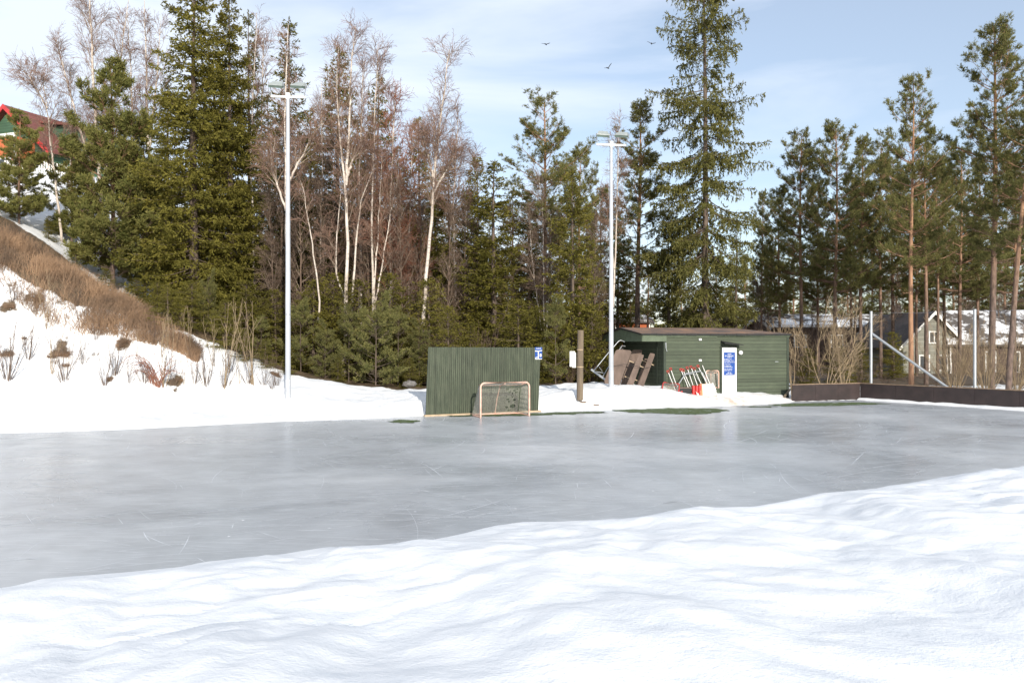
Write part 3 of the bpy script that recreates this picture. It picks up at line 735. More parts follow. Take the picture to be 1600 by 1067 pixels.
G().box(-.02, X0 - .03, -.02, WY, EH - .16, EH - .13).build('soffit', M['dark_green'], sh)
rf = G(); e0, e1 = -.12, X1 + .08; r1 = X1 - 1.6; th = .05
def slab(pts, g, m=0):
    P = [np.array(p) for p in pts]; g.hexa([tuple(p) for p in P] + [tuple(p + np.array([0, 0, th])) for p in P], m)
slab([(e0, -.13, EH + .004), (e1, -.13, EH + .004), (r1, WY / 2, RH), (e0, WY / 2, RH)], rf)
slab([(e1, -.13, EH + .002), (e1, WY + .13, EH + .002), (r1, WY / 2 + .001, RH - .002), (r1, WY / 2 - .001, RH - .002)], rf)
slab([(e1, WY + .13, EH + .004), (e0, WY + .13, EH + .004), (e0, WY / 2, RH), (r1, WY / 2, RH)], rf)
rf.build('roof', M['felt'], sh)
ed = G(); rr = np.random.RandomState(2); x = e0
while x < e1 - .1:
    w_ = rr.uniform(.4, 1.1); w_ = min(w_, e1 - x); dz = rr.uniform(.0, .03)
    ed.box(x, x + w_ - .01, -.155, -.132, EH - .005 - dz, EH + .055); x += w_
for s0_, s1_, za, zb in ((-.13, WY / 2, EH, RH), (WY / 2, WY + .13, RH, EH)):
    ed.hexa([(e0 - .025, s0_, za - .01), (e0 - .003, s0_, za - .01), (e0 - .003, s1_, zb - .01), (e0 - .025, s1_, zb - .01), (e0 - .025, s0_, za + .055), (e0 - .003, s0_, za + .055), (e0 - .003, s1_, zb + .055), (e0 - .025, s1_, zb + .055)])
ed.build('roof_edge', M['black'], sh)
dx0, dx1 = SL(1127.6, 600)[0], SL(1150, 600)[0]; dzt, dzb = SL(1138, 543.2)[2], SL(1138, 617)[2]
do = G().box(dx0, dx1, -.05, -.004, dzb, dzt).build('door', M['white'], sh)
G().tube([(dx1 - .07, -.052, 1.0), (dx1 - .07, -.10, 1.0), (dx1 - .18, -.10, 1.0)], .012, 6).build('handle', M['steel'], do)
G().box(dx0 - .09, dx0 - .006, -.04, -.003, dzb - .1, dzt + .06).box(dx1 + .006, dx1 + .05, -.03, -.003, dzb - .1, dzt + .06).box(dx0 - .005, dx1 + .005, -.03, -.003, dzt + .004, dzt + .1).build('door_frame', M['dark_green'], sh)
c0 = SL(1125.7, 534.5); c1 = SL(1155, 539)
G().hexa([(c0[0], -.36, c0[2] - .07), (c1[0], -.36, c1[2] - .02), (c1[0], -.028, c1[2] + .0), (c0[0], -.028, c0[2] - .04), (c0[0], -.36, c0[2] - .03), (c1[0], -.36, c1[2] + .005), (c1[0], -.028, c1[2] + .05), (c0[0], -.028, c0[2] + .06)]).build('door_canopy', M['black'], sh)
lx, _, lz = SL(1156, 551)
lp = G().tube([(lx, -.024, lz), (lx, -.06, lz)], .085, 14, 1).tube([(lx, -.06, lz), (lx, -.11, lz), (lx, -.14, lz)], [.10, .09, .04], 14, 0)
lp.build('wall_lamp', [M['white'], M['lampgrey']], sh, smooth=True)
for a, b in ((1093, 530.5), (1093, 563)):
    x, _, z = SL(a, b); G().box(x - .065, x + .065, -.07, -.024, z - .04, z + .045).build('wall_socket', M['white'], sh)
x, _, z = SL(1039.3, 541); G().beam((x, -.05, z + .16), (x + .01, -.05, z - .08), .035, .03).beam((x + .01, -.05, z - .08), (x + .06, -.05, z - .22), .02, .02).build('hook', M['steel'], sh)
x, _, z = SL(1213, 565); G().box(x - .09, x + .09, -.028, -.022, z - .015, z + .015).build('vent', M['lampgrey'], sh)
# the notice on the door
sx0, sx1 = SL(1130, 560)[0], SL(1147.3, 560)[0]; zt, zb = SL(1138, 550.3)[2], SL(1138, 586)[2]
sg = G().box(sx0, sx1, -.062, -.052, zb, zt, 0); rr = np.random.RandomState(21); sw_, sh_ = sx1 - sx0, zt - zb
for fx, fy, fw, fh in ((.33, .055, .34, .045), (.10, .135, .80, .055), (.30, .21, .42, .035), (.03, .29, .66, .035), (.03, .345, .80, .035), (.03, .42, .94, .032), (.03, .51, .54, .03), (.03, .58, .62, .032), (.03, .635, .74, .032), (.03, .72, .74, .03), (.03, .775, .72, .03), (.32, .875, .36, .04), (.20, .93, .6, .03)):
    glyph_row(sg, sx0 + fx * sw_, zt - (fy + fh) * sh_, fw * sw_, fh * sh_, -.0625, rr)
tag(at_shed(sg.build('notice', [M['blue'], M['white']])), 'blue notice with white writing on the white shed door', 'notice')
pk = G().beam(SL(1223.5, 622, -.5), SL(1234.5, 608, -.1), .09, .04)
tag(at_shed(pk.build('plank', M['wood_old'])), 'loose grey plank leaning on the right corner of the shed', 'plank')

# ------------------------------------------------------------------ things leaning on the shed
def shovel(pt, pb, yt, yb, grip, label, blade='red'):
    if pt[0] > 1080: blade = 'white'
    a = np.array(SL(*pt, yt)); b = np.array(SL(*pb, yb)); r = empty('snow_shovel', (SHX, SHY, SHZ), SHA)
    tag(r, label, 'snow shovel', 'snow shovels leaning against the shed')
    d = (a - b) / np.linalg.norm(a - b); b2 = b - d * .12
    G().tube([b2, a], .017, 8).build('shaft', M['white'], r, smooth=True)
    s = np.cross(d, (0, 1, 0)); s /= np.linalg.norm(s)
    if grip:
        G().tube([a, a + d * .04 + s * .045, a + d * .12 + s * .05], .014, 6).tube([a, a + d * .04 - s * .045, a + d * .12 - s * .05], .014, 6).tube([a + d * .12 + s * .06, a + d * .12 - s * .06], .02, 6).build('grip', M[grip], r, smooth=True)
    q = b2; up = np.array([0, 0, 1.]); f = np.array([0, -1., 0])
    bl_ = G()
    for k in range(6):
        t0, t1 = -1 + k / 3, -1 + (k + 1) / 3
        z0_, z1_ = (1 - t0 * t0) * .03, (1 - t1 * t1) * .03
        P = [q + s * .17 * t0 - f * z0_, q + s * .17 * t1 - f * z1_, q + s * .17 * t1 - f * (z1_ - .012), q + s * .17 * t0 - f * (z0_ - .012)]
        bl_.hexa([p - d * .30 for p in P] + [tuple(p) for p in P])
    bl_.build('blade', M[blade], r)
sv = [((1044.7, 583), (1055, 609), 'red', 'leftmost snow shovel, with a red grip, behind the small red goal'),
      ((1048.8, 579), (1058, 605), 'red', 'second snow shovel from the left, dark red grip, behind the small red goal'),
      ((1065, 580), (1080, 617), 'red', 'third snow shovel from the left, reaching down in front of the black crate'),
      ((1068.4, 581), (1084, 617), 'red', 'fourth snow shovel from the left in the row against the shed'),
      ((1074.6, 577.5), (1088, 618), 'red', 'fifth snow shovel from the left, crossing the steel hoop'),
      ((1080.6, 576), (1091, 606), 'red', 'sixth snow shovel from the left, above the red drums'),
      ((1085.8, 578), (1096, 601), 'red', 'seventh snow shovel from the left, with its grip lower than its neighbours'),
      ((1091.8, 574.5), (1105, 600), 'red', 'eighth snow shovel from the left, with the tallest red grip'),
      ((1097.5, 571), (1108.5, 598), None, 'rightmost pale shovel shaft without a red grip')]
for i, (a, b, gp, lb) in enumerate(sv): shovel(a, b, -.05, -.42 - .03 * (i % 3), gp, lb)
r = empty('tube_hoop', (SHX, SHY, SHZ), SHA); tag(r, 'bent grey steel hoop standing behind the row of snow shovels', 'steel hoop')
G().tube([SL(1058, 604, -.5), SL(1070, 585, -.3), SL(1073, 583, -.28), SL(1094, 580, -.2), SL(1098, 583, -.18), SL(1106, 600, -.3)], .022, 8).build('front_tube', M['steel'], r, smooth=True)
G().tube([SL(1071, 585, -.3), SL(1085, 583.5, -.12), SL(1096, 600, -.1)], .02, 8).build('rear_tube', M['steel'], r, smooth=True)
r = empty('crate', (SHX, SHY, SHZ), SHA); tag(r, 'black crate with a brown lid between the goal and red drums', 'crate')
a = SL(1061.5, 607, -.55); b = SL(1080, 622, -.55)
G().box(a[0], b[0], -.55, -.12, b[2], a[2]).build('body', M['black'], r)
G().box(a[0] - .02, b[0] + .02, -.57, -.10, a[2] + .002, a[2] + .04).build('lid', M['tablewood'], r)
for k, (p0, p1, yo) in enumerate([(1081, 1086, -.45), (1086.5, 1091, -.52), (1091, 1095.5, -.58)]):
    a = SL(p0, 603, yo); b = SL(p1, 622, yo); rad = (b[0] - a[0]) / 2; cx_ = (a[0] + b[0]) / 2
    r = empty('plastic_drum', (SHX, SHY, SHZ), SHA); tag(r, ['dark red drum, left of the three beside the black crate', 'middle one of the three red drums at the shed wall', 'bright red drum, touching the orange and white sledge'][k], 'drum', 'red drums against the shed')
    G().tube([(cx_, yo, b[2]), (cx_, yo, b[2] + .18), (cx_, yo, b[2] + .2), (cx_, yo, a[2] - .03), (cx_, yo, a[2])], [rad, rad, rad * .96, rad, rad * .9], 14).build('barrel', M['red'], r, smooth=True)
    G().tube([(cx_, yo, a[2]), (cx_, yo, a[2] + .02)], rad * .97, 14).build('lid', M['red'], r)
# a covered sledge / tipped plastic net box
r = empty('tipped_sledge', (SHX, SHY, SHZ), SHA); tag(r, 'white canvas sledge with an orange end tipped up beside the red drums', 'sledge')
q = [SL(1096.5, 599.8, -.55), SL(1113, 598.5, -.45), SL(1120, 618, -.75), SL(1098, 622, -.75)]
def sheet(q, dy, g, n=8, amp=.015):
    q = [np.array(p) for p in q]; V = []
    for j in range(n + 1):
        for i in range(n + 1):
            u, v = i / n, j / n; p = q[0] * (1 - u) * (1 - v) + q[1] * u * (1 - v) + q[2] * u * v + q[3] * (1 - u) * v
            V.append(p + np.array([0, amp * math.sin(5 * u + 3 * v) + amp * math.cos(9 * u), -.02 * math.sin(math.pi * u) * (1 - v)]))
    V = np.array(V); m = n + 1; Q = [[j * m + i, j * m + i + 1, (j + 1) * m + i + 1, (j + 1) * m + i] for j in range(n) for i in range(n)]
    g.add(V, Q); g.add(V + np.array([0, dy, 0]), [x_[::-1] for x_ in Q]); k = len(V)
    e = [i for i in range(m)] + [j * m + n for j in range(1, m)] + [n * m + i for i in range(n - 1, -1, -1)] + [j * m for j in range(n - 1, 0, -1)]
    VV = np.vstack([V[e], V[e] + np.array([0, dy, 0])]); l = len(e); g.add(VV, [[i, (i + 1) % l, l + (i + 1) % l, l + i] for i in range(l)])
s_ = G(); sheet(q, .12, s_); s_.build('canvas', M['cloth'], r, smooth=True)
s_ = G(); sheet([SL(1093.8, 600.2, -.56), SL(1096.6, 599.6, -.56), SL(1098.5, 622, -.76), SL(1095, 622, -.76)], .14, s_, 4, .004); s_.build('end_board', M['orange'], r)
G().tube([SL(1113.5, 598, -.46), SL(1116, 608, -.6), SL(1121.5, 618, -.8)], .022, 8).build('runner', M['white'], r, smooth=True)
# two little training goals
p = SL(1033, 618, -.75)
def local_goal(px0, py0, px1, yo, W, Hh, dep, mats, label, ry=0, rx=0, rz=0):
    a = SL(px0, py0, yo); wv_ = np.array([SHX, SHY]) + sux * a[0] + suy * a[1]
    return make_goal('small_goal', (wv_[0], wv_[1], a[2] + SHZ), SHA + rz, W, Hh, dep, .022, mats, M['net'], label, cord=.0040, nn=(30, 22), rx=rx, ry=ry, group='small goals stored by the shed')
local_goal(1034, 618, 0, -1.0, .74, .56, .42, M['red'], 'small red framed goal half sunk in the snow by the shed', ry=math.radians(6), rz=-.1)
local_goal(1103, 607, 0, -.22, .64, .78, .16, M['salmon'], 'beige framed small goal leaning flat on the wall left of the shed door')
# picnic tables tipped up under the roof overhang
def WL(px, py, D): x, y, z = PX(px, py, D); d = np.array([x - SHX, y - SHY]); return np.array([d @ sux, d @ suy, z - SHZ])
def plankq(tl, tr_, bl_, br, D0, D1, g, th_=.045, round_=True):
    """a thick board given by its four photo corners, top at depth D1, foot at D0"""
    A, B, C_, D_ = WL(*tl, D1), WL(*tr_, D1), WL(*br, D0), WL(*bl_, D0)
    n_ = np.cross(B - A, D_ - A); n_ /= np.linalg.norm(n_); n_ = n_ if n_[1] > 0 else -n_
    ins = (B - A) * .12; dn = (D_ - A) * .035; dn2 = (C_ - B) * .035
    O = [D_, C_, B + dn2, B - ins, A + ins, A + dn]
    V = np.array(O + [o_ + n_ * th_ for o_ in O]); Q = [[0, 1, 2, 5], [2, 3, 4, 5], [6, 11, 8, 7], [8, 11, 10, 9]] + [[i, i + 6, (i + 1) % 6 + 6, (i + 1) % 6] for i in range(6)]
    g.add(V, Q); return n_
t1 = empty('picnic_table', (SHX, SHY, SHZ), SHA); tag(t1, 'brown picnic table tipped on end nearest the lamp pole, wide top facing out', 'picnic table', 'brown picnic tables tipped up under the roof')
g_ = G(); plankq((963, 545.5), (987.5, 547.5), (939, 609), (964.5, 611), 33.75, 34.5, g_); g_.build('tabletop', M['tablewood'], t1)
g_ = G(); plankq((998.5, 553), (1006.5, 554.5), (975, 611), (985.5, 612), 33.6, 34.35, g_); g_.build('bench', M['tablewood'], t1)
g_ = G(); plankq((1015.5, 551.3), (1023.8, 553), (994, 612), (1002.5, 612), 33.7, 34.6, g_); g_.build('bench', M['tablewood'], t1)
for a, b in (((983, 563.5), (1001, 571)), ((993, 569), (1012, 577)), ((976, 588), (998, 595))):
    G().beam(WL(*a, 34.5), WL(*b, 34.45), .07, .045).build('crossbar', M['paleend'], t1)
G().tube([WL(958, 572, 34.1), WL(975, 569, 34.0), WL(992, 571.5, 33.9), WL(1008, 575, 34.0), WL(1022, 572, 34.6)], .008, 4).build('tie_cord', M['black'], t1)
t2 = empty('picnic_table', (SHX, SHY, SHZ), SHA); tag(t2, 'second brown picnic table tipped up behind, only its upper boards showing', 'picnic table', 'brown picnic tables tipped up under the roof')
g_ = G(); plankq((988, 546.5), (1004.5, 546), (966, 611), (984, 612), 34.6, 35.4, g_); g_.build('tabletop', M['tablewood'], t2)
g_ = G(); plankq((1007, 560), (1014, 561), (990, 612), (998, 612), 34.8, 35.3, g_); g_.build('bench', M['tablewood'], t2)
for a, b in (((1001, 561.5), (1010, 566)), ((1010, 566), (1023, 571))): G().beam(WL(*a, 35.2), WL(*b, 35.15), .07, .045).build('crossbar', M['paleend'], t2)
r = empty('steel_goal_frame', (SHX, SHY, SHZ), SHA); tag(r, 'tangle of grey steel tubes propped left of the tipped brown table', 'goal_frame')  # steel tubes of a goal frame lying by the shed
G().tube([WL(928, 579, 34.6), WL(950, 552, 34.9), WL(966, 533.5, 35.2), WL(970, 531.5, 35.2), WL(976, 534, 35.3)], .02, 8).build('long_tube', M['steel'], r, smooth=True)
G().tube([WL(941, 590, 34.5), WL(958, 561, 34.9), WL(972, 540, 35.2), WL(977, 541, 35.3)], .02, 8).build('long_tube', M['steel'], r, smooth=True)
G().beam(WL(924, 577, 34.6), WL(946, 593, 34.4), .12, .08).build('foot_bar', M['steel'], r)
G().tube([WL(928, 580, 34.7), WL(945, 583, 34.9)], .02, 8).tube([WL(936, 573, 34.7), WL(941, 580, 34.8)], .012, 6).build('cross_tube', M['steel'], r, smooth=True)

# ------------------------------------------------------------------ houses
M['w_brown'] = boards_mat('brown_cladding', (.10, .065, .05), (.07, .045, .038), 2, .18)
M['w_grey'] = boards_mat('grey_green_cladding', (.27, .27, .23), (.20, .20, .17), 2, .18)
M['w_green'] = boards_mat('green_cladding', (.06, .13, .075), (.045, .10, .06), 2, .2)
M['w_orange'] = boards_mat('orange_cladding', (.50, .13, .045), (.40, .10, .035), 0, .15)
M['roof_red'] = boards_mat('red_roof_tiles', (.21, .07, .055), (.15, .05, .042), 0, .22)
M['roof_dark'] = plain('dark_roof', (.10, .08, .075), (.05, .045, .045), 3, .8)
m, t, b = newmat('roof_snow'); v = coords(t, 'Object')
t.links.new(mixc(t, ramp(t, tnoise(t, v, .55, 6, .7), [(.46, (1, 1, 1)), (.53, (0, 0, 0))]), (.82, .83, .85), (.10, .085, .075)), b.inputs['Base Color']); b.inputs['Roughness'].default_value = .7
M['snowroof'] = m
def house(label, x, y, z, rz, W, Dp, eh, rh, wm, rm, wins, snow=True, chim=True, over=.4):
    """ridge along local x, front wall at local y = 0"""
    r = empty('house', (x, y, z), rz); tag(r, label, 'house')
    g = G(); g.box(0, W, 0, Dp, -1.5, eh)
    for xx in (0, W - .1): g.hexa([(xx, 0, eh + .001), (xx + .1, 0, eh + .001), (xx + .1, Dp, eh + .001), (xx, Dp, eh + .001), (xx, Dp / 2 - .02, rh), (xx + .1, Dp / 2 - .02, rh), (xx + .1, Dp / 2 + .02, rh), (xx, Dp / 2 + .02, rh)])
    g.build('wall', M[wm], r)
    sl_ = (rh - eh) / (Dp / 2); f = G(); sn = G()
    for sgn in (-1, 1):
        ye = -over if sgn < 0 else Dp + over; ze = eh - over * sl_
        a = [(-over, ye, ze + .02), (W + over, ye, ze + .02), (W + over, Dp / 2, rh + .02), (-over, Dp / 2, rh + .02)]
        f.hexa(a + [(p[0], p[1], p[2] + .14) for p in a])
        b = [(-over + .12, ye - .04 * sgn * -1, ze + .165), (W + over - .12, ye - .04 * sgn * -1, ze + .165), (W + over - .12, Dp / 2, rh + .165), (-over + .12, Dp / 2, rh + .165)]
        sn.hexa(b + [(p[0], p[1], p[2] + .22) for p in b])
    ro = f.build('roof', M[rm], r)
    if snow: sn.build('snow_cover', M['snowroof'], ro)
    if chim: G().box(W * .6, W * .6 + .6, Dp / 2 - .3, Dp / 2 + .3, rh - .2, rh + .9).build('chimney', M['roof_dark'], ro)
    for xx in (-over - .03, W + over + .001):
        for sgn in (0, 1):
            ye = -over if sgn == 0 else Dp + over; ze = eh - over * sl_
            G().hexa([(xx, ye, ze - .12), (xx + .03, ye, ze - .12), (xx + .03, Dp / 2, rh - .12), (xx, Dp / 2, rh - .12), (xx, ye, ze + .17), (xx + .03, ye, ze + .17), (xx + .03, Dp / 2, rh + .17), (xx, Dp / 2, rh + .17)]).build('bargeboard', M['white'], r)
    for xx in (-.03, W - .1): G().box(xx, xx + .13, -.04, -.002, -1, eh - .02).build('corner_board', M['white'], r)
    for wx, wz, ww, wh, face in wins:
        def bx_(g, x0, x1, z0, z1, d0, d1):
            if face == 'f': g.box(x0, x1, -d1, -d0, z0, z1)
            else: g.box(-d1, -d0, x0, x1, z0, z1)
        g = G(); bx_(g, wx, wx + ww, wz, wz + wh, .002, .03)
        wo = g.build('window', M['glass'], r)
        g = G()
        for (a0, a1, b0, b1) in ((wx - .1, wx, wz - .1, wz + wh + .1), (wx + ww, wx + ww + .1, wz - .1, wz + wh + .1), (wx, wx + ww, wz - .1, wz), (wx, wx + ww, wz + wh, wz + wh + .1), (wx + ww / 2 - .03, wx + ww / 2 + .03, wz, wz + wh)): bx_(g, a0, a1, b0, b1, .004, .05)
        g.build('frame', M['white'], wo)
    return r
def hz(px, py, D): return PX(px, py, D)[2]
# long brown house behind the pines
house('long dark brown house with snowy roof, left of the gabled grey house', 24.3, 74, -.4, math.radians(3), 12.0, 7, 4.35, 5.35, 'w_brown', 'roof_dark', [(10.2, 2.8, .8, 1.0, 'f'), (2, 2.6, 1, 1, 'f'), (5.5, 2.6, 1, 1, 'f'), (8, .6, .9, 1.1, 'f'), (10.8, .5, .7, 1.3, 'f')])
# gabled grey house: gable faces the camera
house('small grey green gabled house with white bargeboards behind the pines', 31.4 + 5.0, 64.2, -.5, math.radians(92), 9, 5.1, 2.9, 5.45, 'w_grey', 'roof_dark', [(1.4, .9, .75, 1.1, 'g'), (2.9, .9, .7, 1.1, 'g'), (2.1, 3.1, .7, .8, 'g')], snow=False)
house('dark house with a big snow covered roof at the right edge, behind bushes', 35.2, 64, -.6, math.radians(-14), 13, 8, 3.1, 5.5, 'w_brown', 'roof_dark', [(2.6, .9, .6, 1.5, 'f'), (4.3, .9, .6, 1.5, 'f'), (7, .9, .6, 1.5, 'f')])
house('distant house with snowy roof seen over the middle of the shed roof', 17.8, 82, hz(1100, 540, 82), math.radians(-14), 5, 6, 2.6, 3.6, 'w_brown', 'roof_dark', [(2, .8, 1, 1, 'f')], chim=False)
house('distant red house with snowy roof seen over the left end of the shed roof', 11.4, 88, hz(985, 540, 88), math.radians(10), 4, 5, 2.6, 3.4, 'w_orange', 'roof_dark', [(1.5, .8, 1, 1, 'f')], chim=False)
# the house on the hill: gable to the camera, ridge running back
HX, HY = PX(15, 168, 60)[:2]; hz0 = PX(0, 292, 60)[2]; ap = PX(15, 168, 60)[2] - hz0; ev = PX(93, 236, 60)[2] - hz0
hh = empty('house', (HX, HY, hz0), math.radians(-20)); tag(hh, 'green house with a red tiled roof on top of the left hill', 'house')
hw = 3.95; Ln = 10
g = G(); g.box(-hw, hw, 0, Ln, -3, ev - .25); g.hexa([(-hw, 0, ev - .249), (hw, 0, ev - .249), (hw, .1, ev - .249), (-hw, .1, ev - .249), (-.02, 0, ap - .15), (.02, 0, ap - .15), (.02, .1, ap - .15), (-.02, .1, ap - .15)])
g.build('wall', M['w_green'], hh)
for s in (-1, 1):
    f = G(); k = (ap - ev) / hw
    a = [(0, -.5, ap), (0, Ln + .4, ap), (s * (hw + .6), Ln + .4, ev - .6 * k), (s * (hw + .6), -.5, ev - .6 * k)]
    f.hexa([(p[0], p[1], p[2] - .08) for p in a] + [(p[0], p[1], p[2] + .08) for p in a]); f.build('roof', M['roof_red'], hh)
    f = G(); a0 = (0, ap); a1 = (s * (hw + .6), ev - .6 * k)
    f.hexa([(a0[0], -.56, a0[1] - .25), (a1[0], -.56, a1[1] - .25), (a1[0], -.502, a1[1] - .25), (a0[0], -.502, a0[1] - .25), (a0[0], -.56, a0[1] + .12), (a1[0], -.56, a1[1] + .12), (a1[0], -.502, a1[1] + .12), (a0[0], -.502, a0[1] + .12)])
    f.build('bargeboard', M['red'], hh)
G().box(hw - .12, hw + .04, -.05, -.002, -1.5, ev - .3).build('corner_board', M['w_orange'], hh)
an = G().box(-5.6, 2.6, -1.6, -.01, -2.5, 3.2).build('porch', M['w_orange'], hh)
G().box(-5.7, 2.75, -1.75, -1.62, 3.2, 3.42).box(2.62, 2.74, -1.75, -1.6, 0, 3.2).build('porch_trim', M['white'], an)
wd = G().box(.9, 2.2, -1.64, -1.602, .4, 1.6).build('window', M['glass'], hh)
G().box(.78, .9, -1.68, -1.602, .3, 1.7).box(2.2, 2.32, -1.68, -1.602, .3, 1.7).box(.9, 2.2, -1.68, -1.602, .28, .4).box(.9, 2.2, -1.68, -1.602, 1.6, 1.72).build('frame', M['white'], wd)
dm = G().box(1.6, 3.7, 2.0, 7.5, ev - .2, ap - 1.15).build('dormer_wall', M['w_green'], hh)
G().hexa([(.9, 1.6, ap - .82), (4.1, 1.6, ap - 1.3), (4.1, 7.9, ap - 1.3), (.9, 7.9, ap - .82), (.9, 1.6, ap - .66), (4.1, 1.6, ap - 1.12), (4.1, 7.9, ap - 1.12), (.9, 7.9, ap - .66)]).build('dormer_roof', M['roof_red'], hh)
G().box(3.72, 3.78, 2.6, 4.0, ev + .2, ev + 1.2).build('window', M['glass'], hh)
g = G()
fx0 = PX(8, 290, 56); fx1 = PX(105, 300, 54)
r = empty('picket_fence', (fx0[0], fx0[1], 0)); tag(r, 'low pale picket fence on the snow below the green house', 'fence')
nn_ = 26; zs = []
for k in range(nn_):
    t_ = k / (nn_ - 1); x = fx0[0] + (fx1[0] - fx0[0]) * t_; y = fx0[1] + (fx1[1] - fx0[1]) * t_; z = H1(x, y); zs.append((x, y, z))
    g.box(x - fx0[0] - .05, x - fx0[0] + .05, y - fx0[1] - .015, y - fx0[1] + .015, z, z + .85)
g.build('pickets', M['white'], r)
g = G()
for k in range(nn_ - 1):
    a, b = zs[k], zs[k + 1]
    for hh_ in (.25, .65): g.beam((a[0] - fx0[0], a[1] - fx0[1] + .035, a[2] + hh_), (b[0] - fx0[0], b[1] - fx0[1] + .035, b[2] + hh_), .03, .07)
g.build('rails', M['white'], r)

# ------------------------------------------------------------------ birds
def bird(px, py, D, ws, up1, up2, rz, label):
    x, y, z = PX(px, py, D); g = G()
    g.tube([(-.17, 0, 0), (-.13, 0, .01), (0, 0, .0), (.12, 0, .01), (.19, 0, .03), (.22, 0, .035), (.26, 0, .03)], [.012, .04, .055, .042, .034, .03, .004], 8)
    g.hexa([(-.15, -.02, -.005), (-.15, .02, -.005), (-.30, .06, -.005), (-.30, -.06, -.005), (-.15, -.02, .008), (-.15, .02, .008), (-.30, .06, .004), (-.30, -.06, .004)])
    for s, u in ((-1, up1), (1, up2)):
        a = np.array([0, s * .04, .02]); b = a + np.array([.05, s * ws * .5, ws * .5 * u]); c = b + np.array([-.08, s * ws * .5, ws * .5 * (u * .4)])
        for p, q_, w0, w1 in ((a, b, .13, .12), (b, c, .12, .03)):
            P = [p + [w0 * .4, 0, -.006], p + [-w0 * .6, 0, -.006], q_ + [-w1 * .6, 0, -.006], q_ + [w1 * .4, 0, -.006]]
            g.hexa([tuple(v) for v in P] + [tuple(v + np.array([0, 0, .012])) for v in P])
    o = g.build('bird', M['bird']); o.location = (x, y, z); o.rotation_euler = (0, 0, rz); tag(o, label, 'bird', 'dark birds in the sky')
bird(853, 70, 75, .40, .25, .5, 1.2, 'leftmost of the three dark birds, gliding above the small pines')
bird(950, 107, 75, .36, 1.5, .3, 1.0, 'lowest bird, with one wing raised, above the right lamp pole')
bird(1018, 69, 75, .38, .15, .9, 1.3, 'rightmost bird, close to the tallest spruce')
# ------------------------------------------------------------------ trees: geometry
UP = np.array([0, 0, 1.0])
def trunk_path(H, rng, lean=0.0, wob=.012, n=12):
    t = np.linspace(0, 1, n); P = np.zeros((n, 3)); P[:, 2] = H * t
    P[:, 0] = lean * H * t ** 1.3 + wob * H * np.sin(t * 5 + rng.uniform(0, 6)) * t; P[:, 1] = wob * H * np.sin(t * 4 + rng.uniform(0, 6)) * t
    P[0] = (0, 0, -.5); return P
def mesh_pair(name, tV, tQ, cV, cQ, tm, cm, smooth_c=False, cmi=None, cms=None):
    return mesh_q(name + '_trunk', tV, tQ, [tm]), mesh_q(name + '_crown', cV, cQ, cms or [cm], cmi, smooth_c)
class Acc:
    def __init__(s): s.V = []; s.Q = []; s.n = 0; s.M = []
    def add(s, vq, m=0): V, Q = vq; s.V.append(V); s.Q.append(Q + s.n); s.n += len(V); s.M.append(np.full(len(Q), m))
    def out(s): return np.vstack(s.V), np.vstack(s.Q)
    def mi(s): return np.concatenate(s.M)
